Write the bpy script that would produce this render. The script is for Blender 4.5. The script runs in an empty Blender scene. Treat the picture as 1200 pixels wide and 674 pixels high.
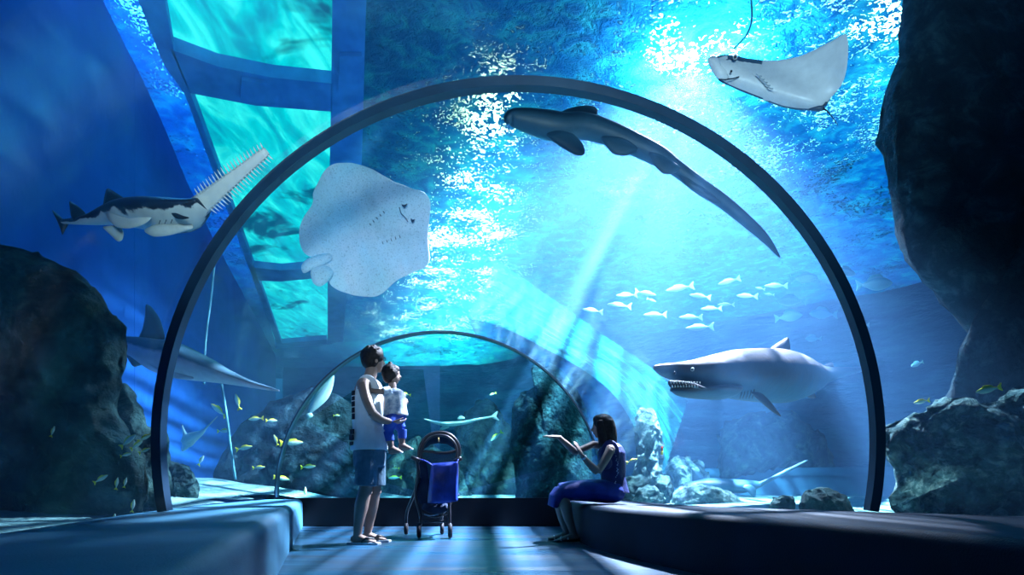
import bpy, bmesh, math, random
from mathutils import Vector, Matrix, noise
random.seed(7)
PI = math.pi
SC = bpy.context.scene
COL = SC.collection
F = 700.0; CH = 0.52; HY = 570.0; CX = 600.0

# ------------------------------------------------------------ camera
cd = bpy.data.cameras.new('camera'); cam = bpy.data.objects.new('camera', cd); COL.objects.link(cam)
cd.sensor_width = 36.0; cd.lens = 36.0*F/1200.0
cd.shift_y = (HY-337.0)/1200.0
cd.clip_start = 0.05; cd.clip_end = 200
cam.location = (0, 0, CH); cam.rotation_euler = (PI/2, 0, 0)
SC.camera = cam
SC.view_settings.view_transform = 'Standard'; SC.view_settings.look = 'None'
SC.view_settings.exposure = 0.0; SC.view_settings.gamma = 1.0
SC.view_settings.use_curve_mapping = False
cy = SC.cycles
cy.max_bounces = 7; cy.diffuse_bounces = 2; cy.glossy_bounces = 2; cy.transmission_bounces = 2
cy.transparent_max_bounces = 12; cy.volume_bounces = 0
cy.sample_clamp_indirect = 3.0; cy.sample_clamp_direct = 30.0
cy.use_denoising = True
cy.caustics_reflective = False; cy.caustics_refractive = False

def P(px, py, d):
    """the point at depth d that the photograph shows at pixel px, py"""
    return Vector(((px-CX)/F*d, d, CH+(HY-py)/F*d))

# ------------------------------------------------------------ world
w = bpy.data.worlds.new('world'); SC.world = w; w.use_nodes = True
wn = w.node_tree.nodes; bg = wn.get('Background') or wn.new('ShaderNodeBackground')
bg.inputs[0].default_value = (0.02, 0.30, 0.75, 1); bg.inputs[1].default_value = 0.45

# ------------------------------------------------------------ lamps
def aim(o, target):
    o.rotation_euler = (Vector(target)-o.location).to_track_quat('-Z', 'Y').to_euler()
def area(name, loc, target, sx, sy, power, color):
    l = bpy.data.lights.new(name, 'AREA'); l.shape = 'RECTANGLE'; l.size = sx; l.size_y = sy
    l.energy = power; l.color = color
    o = bpy.data.objects.new(name, l); COL.objects.link(o); o.location = loc; aim(o, target); return o
WZ = 6.0     # the height of the tank's water surface
# rows of skylight lamps above the water
area('skylight_lamp_wide', (7.5, 13, 9.5), (7.5, 13, 0), 9, 14, 3000, (0.22, 0.70, 1.0))
area('left_fill_light', (-6.2, 10, 7.2), (-6.6, 12, 0), 2.4, 13, 2200, (0.05, 0.38, 1.0))  # unseen fill added to brighten the surface band by the left wall
# the big flood lamp whose shafts fan out through the water
SUNP = Vector((2.36, 7.6, 5.84))
def spot(name, loc, target, power, color, angle, blend, radius):
    l = bpy.data.lights.new(name, 'SPOT'); l.energy = power; l.color = color
    l.spot_size = math.radians(angle); l.spot_blend = blend; l.shadow_soft_size = radius
    o = bpy.data.objects.new(name, l); COL.objects.link(o); o.location = loc; aim(o, target); return o
fl = spot('flood_lamp', SUNP, (0, 0, 0), 14000, (0.86, 0.80, 1.0), 120, 0.7, 0.10)
fl.rotation_euler = (math.radians(12), math.radians(12), 0)
fl.data.use_nodes = True
nt = fl.data.node_tree; em = nt.nodes.get('Emission')
# the rippled surface breaks the beam into a fan of sheets
tc = nt.nodes.new('ShaderNodeTexCoord'); sx = nt.nodes.new('ShaderNodeSeparateXYZ'); dv = nt.nodes.new('ShaderNodeMath'); dv.operation = 'DIVIDE'
nz = nt.nodes.new('ShaderNodeTexNoise'); nz.noise_dimensions = '1D'; nz.inputs['Scale'].default_value = 24.0; nz.inputs['Detail'].default_value = 3.0; nz.inputs['Roughness'].default_value = .6
rp = nt.nodes.new('ShaderNodeMapRange'); rp.inputs[1].default_value = 0.49; rp.inputs[2].default_value = 0.59
rp.inputs[3].default_value = 0.0; rp.inputs[4].default_value = 5.5
nt.links.new(tc.outputs['Normal'], sx.inputs[0]); nt.links.new(sx.outputs['X'], dv.inputs[0]); nt.links.new(sx.outputs['Z'], dv.inputs[1])
nt.links.new(dv.outputs[0], nz.inputs['W'])
nt.links.new(nz.outputs[0], rp.inputs[0]); nt.links.new(rp.outputs[0], em.inputs['Strength'])
# added fill lights, no real fixtures: one in the tank, two behind the camera
area('tank_fill_light', (3.4, 5.2, 0.45), (1.5, 6.0, 4.5), 1.6, .5, 8, (0.7, 0.92, 1.0))
spot('front_fill_spot', (0.2, -1.6, 1.3), (-0.3, 5.0, 5.5), 1700, (0.66, 0.86, 1.0), 74, 0.6, 0.30)
area('walkway_fill_light', (0.6, -2.0, 3.0), (0.2, 3.0, 0.2), 1.6, .6, 5, (0.35, 0.75, 1.0))

# ------------------------------------------------------------ helpers
def link(o, parent=None):
    COL.objects.link(o)
    if parent: o.parent = parent
    return o
def tag(o, label=None, cat=None, group=None, kind=None):
    if label: o['label'] = label
    if cat: o['category'] = cat
    if group: o['group'] = group
    if kind: o['kind'] = kind
    return o
def empty(name, loc, label, cat, group=None):
    o = bpy.data.objects.new(name, None); COL.objects.link(o); o.location = loc; o.empty_display_size = .1
    return tag(o, label, cat, group)
def mesh_obj(name, verts, faces, mat, parent=None, smooth=True, kind=None):
    me = bpy.data.meshes.new(name); me.from_pydata([tuple(v) for v in verts], [], faces); me.update()
    bm = bmesh.new(); bm.from_mesh(me); bmesh.ops.recalc_face_normals(bm, faces=bm.faces); bm.to_mesh(me); bm.free()
    if smooth:
        for p in me.polygons: p.use_smooth = True
    if mat: me.materials.append(mat)
    o = bpy.data.objects.new(name, me); link(o, parent)
    if kind: o['kind'] = kind
    return o
class MB:
    """collects shapes of ONE part"""
    def __init__(s): s.v = []; s.f = []
    def add(s, v, f):
        n = len(s.v); s.v += [Vector(x) for x in v]; s.f += [tuple(i+n for i in q) for q in f]; return s
    def box(s, c, h, rot=None):
        vs = []
        for x in (-1, 1):
            for y in (-1, 1):
                for z in (-1, 1):
                    p = Vector((x*h[0], y*h[1], z*h[2]))
                    if rot: p = rot @ p
                    vs.append(Vector(c)+p)
        return s.add(vs, [(0,1,3,2),(4,6,7,5),(0,4,5,1),(2,3,7,6),(0,2,6,4),(1,5,7,3)])
    def tube(s, pts, radii, n=8, flat=None, caps=True):
        """a tube through pts; flat=(a,b) squashes the section along the two frame axes"""
        pts = [Vector(p) for p in pts]
        if not hasattr(radii, '__len__'): radii = [radii]*len(pts)
        rings = []; up = None; last = None
        for i, p in enumerate(pts):
            a = pts[max(0, i-1)]; b = pts[min(len(pts)-1, i+1)]
            t = (b-a)
            if t.length < 1e-9: t = last or Vector((0,0,1))
            t.normalize()
            if last is None:
                up = Vector((0,0,1)) if abs(t.z) < .9 else Vector((0,1,0))
            sd = t.cross(up)
            if sd.length < 1e-4: sd = t.cross(Vector((1,0,0)))
            sd.normalize(); up = sd.cross(t).normalized(); last = t
            r = radii[i]; rx, rz = (r if hasattr(r, '__len__') else (r, r))
            if flat: rx *= flat[0]; rz *= flat[1]
            rings.append([p+sd*(math.cos(2*PI*k/n)*rx)+up*(math.sin(2*PI*k/n)*rz) for k in range(n)])
        v = [q for r in rings for q in r]; f = []
        for i in range(len(rings)-1):
            for k in range(n):
                a = i*n+k; b = i*n+(k+1) % n
                f.append((a, b, b+n, a+n))
        if caps:
            f.append(tuple(range(n-1, -1, -1))); f.append(tuple((len(rings)-1)*n+k for k in range(n)))
        return s.add(v, f)
    def ball(s, c, r, rot=None, n=12, m=8):
        if not hasattr(r, '__len__'): r = (r, r, r)
        v = []; f = []
        for j in range(1, m):
            th = PI*j/m
            for k in range(n):
                ph = 2*PI*k/n
                p = Vector((math.sin(th)*math.cos(ph)*r[0], math.sin(th)*math.sin(ph)*r[1], math.cos(th)*r[2]))
                if rot: p = rot @ p
                v.append(Vector(c)+p)
        for e in (1, -1):
            p = Vector((0, 0, e*r[2]))
            if rot: p = rot @ p
            v.append(Vector(c)+p)
        for j in range(m-2):
            for k in range(n):
                a = j*n+k; b = j*n+(k+1) % n
                f.append((a, a+n, b+n, b))
        T = (m-1)*n; B = T+1
        for k in range(n):
            f.append((T, k, (k+1) % n)); f.append((B, (m-2)*n+(k+1) % n, (m-2)*n+k))
        return s.add(v, f)
    def build(s, name, mat, parent=None, smooth=True, kind=None):
        return mesh_obj(name, s.v, s.f, mat, parent, smooth, kind)
def remesh(o, voxel, smooth=2, dec=None):
    m = o.modifiers.new('r', 'REMESH'); m.mode = 'VOXEL'; m.voxel_size = voxel; m.use_smooth_shade = True
    if smooth:
        q = o.modifiers.new('s', 'SMOOTH'); q.iterations = smooth; q.factor = .5
    dg = bpy.context.evaluated_depsgraph_get(); dg.update()
    me = bpy.data.meshes.new_from_object(o.evaluated_get(dg))
    old = o.data; o.modifiers.clear(); o.data = me; bpy.data.meshes.remove(old)
    for p in me.polygons: p.use_smooth = True
    return o
def catmull(pts, k=6):
    pts = [Vector(p) for p in pts]; out = []
    n = len(pts)
    for i in range(n-1):
        a = pts[max(0, i-1)]; b = pts[i]; c = pts[i+1]; d = pts[min(n-1, i+2)]
        for j in range(k):
            t = j/k
            out.append(.5*((2*b)+(c-a)*t+(2*a-5*b+4*c-d)*t*t+(3*b-a-3*c+d)*t**3))
    out.append(pts[-1]); return out
def lerp_tab(tab, x):
    if x <= tab[0][0]: return tab[0][1:]
    for a, b in zip(tab, tab[1:]):
        if x <= b[0]:
            t = (x-a[0])/(b[0]-a[0]); return tuple(p+(q-p)*t for p, q in zip(a[1:], b[1:]))
    return tab[-1][1:]

# ------------------------------------------------------------ materials
class NT:
    def __init__(s, name):
        s.m = bpy.data.materials.new(name); s.m.use_nodes = True; s.t = s.m.node_tree; s.t.nodes.clear()
        s.out = s.t.nodes.new('ShaderNodeOutputMaterial')
    def n(s, ty, **kw):
        q = s.t.nodes.new(ty)
        for k, v in kw.items():
            if k in ('operation', 'blend_type', 'data_type', 'wave_type', 'feature', 'noise_dimensions', 'bands_direction', 'gradient_type', 'interpolation_type', 'clamp'): setattr(q, k, v)
        return q
    def l(s, a, b): s.t.links.new(a, b)
    def coord(s, scale=(1,1,1), rot=(0,0,0), kind='Object', loc=(0,0,0)):
        c = s.n('ShaderNodeTexCoord'); m = s.n('ShaderNodeMapping')
        m.inputs['Scale'].default_value = scale; m.inputs['Rotation'].default_value = rot; m.inputs['Location'].default_value = loc
        s.l(c.outputs[kind], m.inputs[0]); return m.outputs[0]
    def noise(s, vec, scale, detail=3, rough=.5, dist=0):
        q = s.n('ShaderNodeTexNoise'); q.inputs['Scale'].default_value = scale; q.inputs['Detail'].default_value = detail
        q.inputs['Roughness'].default_value = rough; q.inputs['Distortion'].default_value = dist
        if vec: s.l(vec, q.inputs['Vector'])
        return q.outputs[0]
    def vor(s, vec, scale, feature='F1', rand=1):
        q = s.n('ShaderNodeTexVoronoi', feature=feature); q.inputs['Scale'].default_value = scale
        if vec: s.l(vec, q.inputs['Vector'])
        return q.outputs['Distance']
    def ramp(s, fac, stops):
        q = s.n('ShaderNodeValToRGB'); e = q.color_ramp.elements
        while len(e) < len(stops): e.new(.5)
        for i, (p, c) in enumerate(stops):
            e[i].position = p; e[i].color = (c[0], c[1], c[2], 1) if hasattr(c, '__len__') else (c, c, c, 1)
        s.l(fac, q.inputs[0]); return q.outputs[0]
    def math(s, op, a, b=None, clamp=False):
        q = s.n('ShaderNodeMath', operation=op); q.use_clamp = clamp
        for i, x in enumerate((a, b)):
            if x is None: continue
            if hasattr(x, 'is_output'): s.l(x, q.inputs[i])
            else: q.inputs[i].default_value = x
        return q.outputs[0]
    def mixc(s, fac, a, b, blend='MIX'):
        q = s.n('ShaderNodeMix', data_type='RGBA', blend_type=blend)
        for i, x in ((0, fac), (6, a), (7, b)):
            if hasattr(x, 'is_output'): s.l(x, q.inputs[i])
            elif hasattr(x, '__len__'): q.inputs[i].default_value = (*x[:3], 1)
            else: q.inputs[i].default_value = x
        return q.outputs[2]
    def bump(s, h, strength=.5, dist=.1, normal=None):
        q = s.n('ShaderNodeBump'); q.inputs['Strength'].default_value = strength; q.inputs['Distance'].default_value = dist
        s.l(h, q.inputs['Height'])
        if normal: s.l(normal, q.inputs['Normal'])
        return q.outputs[0]
    def bsdf(s, color, rough=.6, spec=.3, metal=0, normal=None, **kw):
        q = s.n('ShaderNodeBsdfPrincipled')
        if hasattr(color, 'is_output'): s.l(color, q.inputs['Base Color'])
        else: q.inputs['Base Color'].default_value = (*color[:3], 1)
        if hasattr(rough, 'is_output'): s.l(rough, q.inputs['Roughness'])
        else: q.inputs['Roughness'].default_value = rough
        q.inputs['Metallic'].default_value = metal
        q.inputs['Specular IOR Level'].default_value = spec
        for k, v in kw.items(): q.inputs[k.replace('_', ' ')].default_value = v
        if normal: s.l(normal, q.inputs['Normal'])
        return q.outputs[0]
    def mix(s, fac, a, b):
        q = s.n('ShaderNodeMixShader')
        if hasattr(fac, 'is_output'): s.l(fac, q.inputs[0])
        else: q.inputs[0].default_value = fac
        s.l(a, q.inputs[1]); s.l(b, q.inputs[2]); return q.outputs[0]
    def end(s, sh): s.l(sh, s.out.inputs['Surface']); return s.m
def simple(name, c1, c2=None, scale=8, rough=.6, spec=.3, bump=0, bscale=None, metal=0):
    """two-tone procedural material with optional bump"""
    t = NT(name); v = t.coord()
    c2 = c2 or tuple(x*.75 for x in c1)
    col = t.ramp(t.noise(v, scale, 4), [(.35, c2), (.65, c1)])
    nm = t.bump(t.noise(v, bscale or scale*3, 4), bump, .02) if bump else None
    return t.end(t.bsdf(col, rough, spec, metal, nm))

# ------------------------------------------------------------ tunnel outline: depth -> left foot, right foot, foot z, apex height
TUN = [(-2.6, -1.15, 3.1, .353, 3.3), (0, -1.2, 3.3, .353, 3.3), (1.9, -1.64, 3.3, .353, 3.25), (3.27, -2.10, 2.84, .353, 3.2), (3.9, -2.295, 2.375, .353, 3.18),
       (4.8, -2.53, 1.62, .353, 2.95), (5.6, -2.72, 1.38, .357, 2.75), (6.6, -2.90, 1.28, .365, 2.60), (7.75, -3.06, 1.19, .376, 2.525)]
def arc(d, off=0.0, n=40, lo=0.0):
    """points of the vault's cross section at depth d, left foot to right foot"""
    L, R, z0, top = lerp_tab(TUN, d)
    hw = (R-L)/2; cx = (R+L)/2; h = top-z0
    # a circle through both feet and the apex
    r = (hw*hw+h*h)/(2*h); cz = z0+h-r
    a = math.atan2(z0-cz, hw)
    pts = []
    for i in range(n+1):
        th = PI-a+(2*a-PI)*i/n
        pts.append(Vector((cx+math.cos(th)*(r+off), d, cz+math.sin(th)*(r+off))))
    return pts
# ------------------------------------------------------------ water volume: a box with the tunnel's air cut out
def water():
    v = []; f = []
    x0, x1, y0, y1, z0, z1 = -13, 17, -3.2, 31, -.9, WZ-.02
    v += [(x0,y0,z0),(x1,y0,z0),(x1,y1,z0),(x0,y1,z0),(x0,y0,z1),(x1,y0,z1),(x1,y1,z1),(x0,y1,z1)]
    f += [(0,3,2,1),(4,5,6,7),(0,1,5,4),(1,2,6,5),(2,3,7,6),(3,0,4,7)]
    ds = [-2.5, 0, 1, 1.9, 2.6, 3.27, 3.6, 3.9, 4.3, 4.8, 5.2, 5.6, 6.1, 6.6, 7.2, 7.74]
    n = 40; base = len(v); R = n+3
    for d in ds:
        a = arc(d, .035, n)
        ring = [Vector((a[0].x, d, -.35))]+a+[Vector((a[-1].x, d, -.35))]
        v += [tuple(p) for p in ring]
    inner = []
    for i in range(len(ds)-1):
        for k in range(R):
            a = base+i*R+k; b = base+i*R+(k+1) % R
            inner.append((a, b, b+R, a+R))
    inner.append(tuple(base+k for k in range(R-1, -1, -1))); inner.append(tuple(base+(len(ds)-1)*R+k for k in range(R)))
    me = bpy.data.meshes.new('water'); me.from_pydata(v, [], f+inner); me.update()
    bm = bmesh.new(); bm.from_mesh(me); bm.faces.ensure_lookup_table()
    fs = bm.faces[:]; bmesh.ops.recalc_face_normals(bm, faces=fs[:6]); bmesh.ops.recalc_face_normals(bm, faces=fs[6:])
    bmesh.ops.reverse_faces(bm, faces=fs[6:])
    bm.to_mesh(me); bm.free()
    t = NT('water_haze'); sc = t.n('ShaderNodeVolumeScatter'); ab = t.n('ShaderNodeVolumeAbsorption'); ad = t.n('ShaderNodeAddShader')
    sc.inputs['Color'].default_value = (0.17, 0.48, 1.0, 1); sc.inputs['Density'].default_value = 0.030; sc.inputs['Anisotropy'].default_value = 0.25
    ab.inputs['Color'].default_value = (0.05, 0.72, 0.93, 1); ab.inputs['Density'].default_value = 0.07
    t.l(sc.outputs[0], ad.inputs[0]); t.l(ab.outputs[0], ad.inputs[1]); t.l(ad.outputs[0], t.out.inputs['Volume'])
    me.materials.append(t.m)
    o = bpy.data.objects.new('water', me); link(o); o['kind'] = 'structure'
water()

# ------------------------------------------------------------ rippled water surface
def surface():
    t = NT('water_surface'); v = t.coord((1, 1, 1))
    rip = t.noise(v, 3.4, 6, .62, .6)
    fine = t.noise(v, 15.0, 3, .55, 1.2)
    h = t.math('ADD', rip, t.math('MULTIPLY', fine, .35))
    nm = t.bump(h, .7, .3)
    slow = t.noise(v, 1.1, 4, .6)
    col = t.ramp(rip, [(.34, (.001, .045, .17)), (.50, (.003, .085, .22)), (.66, (.01, .20, .28))])
    tr = t.n('ShaderNodeBsdfTranslucent'); t.l(col, tr.inputs[0]); t.l(nm, tr.inputs['Normal'])
    gl = t.n('ShaderNodeBsdfGlossy'); gl.inputs['Roughness'].default_value = .25; gl.inputs[0].default_value = (.3, .7, .8, 1); t.l(nm, gl.inputs['Normal'])
    s1 = t.mix(.12, tr.outputs[0], gl.outputs[0])
    # noise patches left clear so the emitters above show as glints
    clear = t.n('ShaderNodeBsdfRefraction'); clear.inputs['IOR'].default_value = 1.12; clear.inputs['Roughness'].default_value = 0; t.l(nm, clear.inputs['Normal'])
    fac = t.math('ADD', t.math('MULTIPLY', fine, 1.0), t.math('MULTIPLY', slow, .75))
    fac = t.ramp(fac, [(.968, 0), (.99, 1)])
    t.end(t.mix(fac, s1, clear.outputs[0]))
    # the surface itself, gently swelling
    nx, ny = 70, 90; vs = []; fs = []
    for j in range(ny+1):
        for i in range(nx+1):
            x = -13+30*i/nx; y = -3+33.5*j/ny
            vs.append((x, y, WZ+.05*noise.noise(Vector((x*.7, y*.7, 0)))))
    for j in range(ny):
        for i in range(nx):
            a = j*(nx+1)+i; fs.append((a, a+1, a+nx+2, a+nx+1))
    mesh_obj('water_surface', vs, fs, t.m, kind='structure')
surface()
# glowing shapes added above the water to put glints in its clear patches
def glint_emitters():
    def em(name, col, st):
        t = NT(name); e = t.n('ShaderNodeEmission'); e.inputs[0].default_value = (*col, 1); e.inputs[1].default_value = st; return t.end(e.outputs[0])
    M = em('glint_glow', (.72, 1.0, .66), 24.0); M2 = em('flood_lamp_lens', (.85, .94, 1.0), 320.0)
    for d, cx, w in ((10.3, -.25, .35), (11.8, -.55, .62), (13.3, -.85, .75), (15.0, -1.1, 1.0), (17.0, -1.45, 1.2), (19.2, -1.8, 1.5), (21.5, -2.3, 1.9), (24.2, -3.0, 2.5), (27.5, -3.5, 2.9)):
        MB().ball((cx, d, 6.8), (w, 1.05+(d-10)*.06, .06), Matrix.Rotation(math.radians(9), 3, 'Z'), 28, 8).build('glint_emitter', M, None, True, 'structure')
    MB().box((5.5, 7.8, 6.75), (.7, .6, .04)).build('glint_emitter', M, None, False, 'structure')
    p = P(817, 58, 7.75)
    MB().ball((p.x, p.y, 6.27), (.64, .64, .10), None, 24, 12).build('glint_emitter', M2, None, True, 'structure')
glint_emitters()

# ------------------------------------------------------------ tank walls
def wall_mat(name, c1, c2, c3, sc=.5, stretch=(1,1,1), bump=.5):
    t = NT(name); v = t.coord(stretch)
    n = t.noise(v, sc, 7, .6, .4)
    col = t.ramp(n, [(.3, c1), (.5, c2), (.72, c3)])
    return t.end(t.bsdf(col, .8, .1, 0, t.bump(t.noise(v, sc*3, 6, .6), bump, .3)))
M_wallblue = wall_mat('blue_tank_wall', (.008, .07, .34), (.012, .11, .45), (.02, .16, .54), .35, (1,1,.6), .15)
M_wallback = wall_mat('back_tank_wall', (.003, .03, .07), (.008, .08, .15), (.03, .20, .26), .45, (1,1,3.0), .8)
def prism_wall(name, pts, z0, z1, mat, th=.3):
    """an upright wall along the plan polyline pts"""
    m = MB(); n = len(pts)
    for a, b in zip(pts, pts[1:]):
        a = Vector((a[0], a[1], 0)); b = Vector((b[0], b[1], 0)); t = (b-a).normalized(); nn = Vector((-t.y, t.x, 0))*th
        c = (a+b)/2+nn/2; L = (b-a).length/2
        rot = Matrix.Rotation(math.atan2(t.y, t.x), 3, 'Z')
        m.box((c.x, c.y, (z0+z1)/2), (L+th*.3, th/2, (z1-z0)/2), rot)
    return m.build(name, mat, None, False, 'structure')
prism_wall('wall_left', [(-2.0, -3), (-4.9, 7.8), (-6.4, 12.5), (-9.9, 25)], -.8, 7.2, M_wallblue)
prism_wall('wall_back', [(-10.5, 27.6), (-1.5, 27), (10.5, 16.7), (14, 12), (12, -3)], -.8, 10, M_wallback)

# ------------------------------------------------------------ tunnel shell, rings, sill, floor
def glass_mat(name, streak=.06, sc=(1,1,1), tint=(.93,.98,1)):
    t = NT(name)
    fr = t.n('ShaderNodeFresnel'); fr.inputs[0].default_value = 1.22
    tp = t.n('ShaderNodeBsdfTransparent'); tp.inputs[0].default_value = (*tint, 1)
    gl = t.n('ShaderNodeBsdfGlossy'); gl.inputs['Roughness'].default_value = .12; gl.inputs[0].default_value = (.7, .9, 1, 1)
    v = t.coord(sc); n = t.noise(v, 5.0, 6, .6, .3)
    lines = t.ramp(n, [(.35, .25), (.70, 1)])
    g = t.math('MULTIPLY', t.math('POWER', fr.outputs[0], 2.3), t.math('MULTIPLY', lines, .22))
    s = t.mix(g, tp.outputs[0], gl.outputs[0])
    # streaks painted into the acrylic to imitate reflection bands
    f = t.math('MULTIPLY', t.ramp(n, [(.46, .15), (.66, 1)]), t.math('MULTIPLY', t.math('POWER', fr.outputs[0], 1.5), streak))
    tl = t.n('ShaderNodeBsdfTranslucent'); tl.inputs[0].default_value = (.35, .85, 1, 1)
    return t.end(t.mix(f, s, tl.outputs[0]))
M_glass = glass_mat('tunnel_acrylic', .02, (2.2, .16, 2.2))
def vault():
    ds = [-2.45, 0, 1, 1.9, 2.6, 3.27, 3.6, 3.9, 4.3, 4.8, 5.2, 5.6, 6.1, 6.6, 7.2, 7.72]
    n = 48; v = []; f = []
    for d in ds: v += arc(d, .0, n)
    for i in range(len(ds)-1):
        for k in range(n):
            a = i*(n+1)+k; f.append((a, a+1, a+n+2, a+n+1))
    mesh_obj('tunnel_glass_and_band', v, f, M_glass, None, True, 'structure')
vault()
M_ring = simple('ring_metal', (.005, .035, .075), (.004, .025, .055), 5, .38, .5)
def ring(name, d, w, dep, label, mat, n=72, inset=.0):
    m = MB(); A = arc(d, inset, n); B = arc(d, inset-w, n); v = []
    for a, b in zip(A, B):
        v += [a+Vector((0, -dep/2, 0)), b+Vector((0, -dep/2, 0)), b+Vector((0, dep/2, 0)), a+Vector((0, dep/2, 0))]
    f = []
    for i in range(n):
        for k in range(4):
            p = i*4+k; q = i*4+(k+1) % 4; f.append((p, q, q+4, p+4))
    f += [(0,3,2,1), tuple(n*4+k for k in range(4))]
    o = mesh_obj(name, v, f, mat, None, True)
    mod = o.modifiers.new('e', 'EDGE_SPLIT'); mod.split_angle = .7
    return tag(o, label, 'tunnel rib')
ring('tunnel_rib', 3.9, .062, .075, 'large dark blue steel hoop arching over the whole walkway and its visitors', M_ring)
ring('tunnel_rib', 7.74, .018, .12, 'thin dark rim of the small far arch at the end of the tunnel', M_ring)

M_floor_t = NT('walkway_floor'); _v = M_floor_t.coord((.35, 2.2, 1)); _n = M_floor_t.noise(_v, 1.2, 4, .55, .6)
_c = M_floor_t.ramp(_n, [(.35, (.003, .020, .045)), (.65, (.010, .065, .13))])
M_floor = M_floor_t.end(M_floor_t.bsdf(_c, M_floor_t.ramp(_n, [(.3, .5), (.7, .22)]), .6, 0, M_floor_t.bump(_n, .12, .05)))
MB().box((0, 2.6, -.05), (4.2, 5.4, .05)).build('floor', M_floor, None, False, 'structure')

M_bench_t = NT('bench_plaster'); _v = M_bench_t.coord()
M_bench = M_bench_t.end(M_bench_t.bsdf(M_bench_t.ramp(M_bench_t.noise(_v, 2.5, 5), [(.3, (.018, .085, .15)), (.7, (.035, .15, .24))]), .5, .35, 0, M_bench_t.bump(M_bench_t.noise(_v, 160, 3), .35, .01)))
M_black = simple('sill_black', (.004, .006, .012), (.002, .003, .008), 4, .6, .25)
def bench(name, rows, z1s, rad, label, mat):
    """rows: (inner x, inner y, outer x, outer y); a rounded top inner edge of radius rad"""
    v = []; f = []
    for (ix, iy, ox, oy, zt) in rows:
        I = Vector((ix, iy, 0)); O = Vector((ox, oy, 0)); u = (O-I).normalized()
        prof = [I+Vector((0, 0, 0))]
        for k in range(7):
            a = PI/2*k/6
            prof.append(I+u*(rad-rad*math.cos(a))+Vector((0, 0, zt-rad+rad*math.sin(a))))
        prof += [O+u*.05+Vector((0, 0, zt)), O+u*.05]
        v += prof
    n = 10
    for i in range(len(rows)-1):
        for k in range(n):
            a = i*n+k; b = i*n+(k+1) % n; f.append((a, b, b+n, a+n))
    f += [tuple(range(n)), tuple((len(rows)-1)*n+k for k in range(n))]
    return tag(mesh_obj(name, v, f, mat, None, True), label, 'bench')
def LX(d): return -1.375-.315*(d-3.5)
rows = []
for d in (-2.4, 0, 1, 2, 3, 3.9, 4.8, 5.6, 6.6, 7.72):
    L = lerp_tab(TUN, d)[0]; rows.append((LX(d) if d > 0 else -.27+.1*d, d, L-.05, d, .352))
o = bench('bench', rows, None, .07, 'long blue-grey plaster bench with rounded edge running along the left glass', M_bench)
o.modifiers.new('e', 'EDGE_SPLIT').split_angle = 1.0
rb = [(1.75, -2.4), (1.78, 0), (1.72, 1.2), (1.60, 2.0), (1.42, 2.7), (1.05, 3.68), (.72, 4.79), (.64, 5.5), (.62, 6.3), (.62, 7.72)]
go = [(3.2, -2.4), (3.4, 0), (3.4, 1.6), (3.2, 2.8), (2.9, 3.2), (2.2, 4.05), (1.70, 4.79), (1.45, 5.5), (1.32, 6.3), (1.22, 7.72)]
rr = []
pi_, po_ = catmull([(*p, 0) for p in rb], 4), catmull([(*p, 0) for p in go], 4)
for a, b in zip(pi_, po_): rr.append((a.x, a.y, b.x, b.y, .352))
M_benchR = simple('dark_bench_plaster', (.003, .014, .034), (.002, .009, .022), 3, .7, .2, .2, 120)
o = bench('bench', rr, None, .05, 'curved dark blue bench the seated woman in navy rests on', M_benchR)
o.modifiers.new('e', 'EDGE_SPLIT').split_angle = 1.0
# the low black wall under the end window
MB().box((-.85, 7.80, .185), (2.35, .06, .185)).build('wall_back_sill', M_black, None, False, 'structure')
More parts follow.
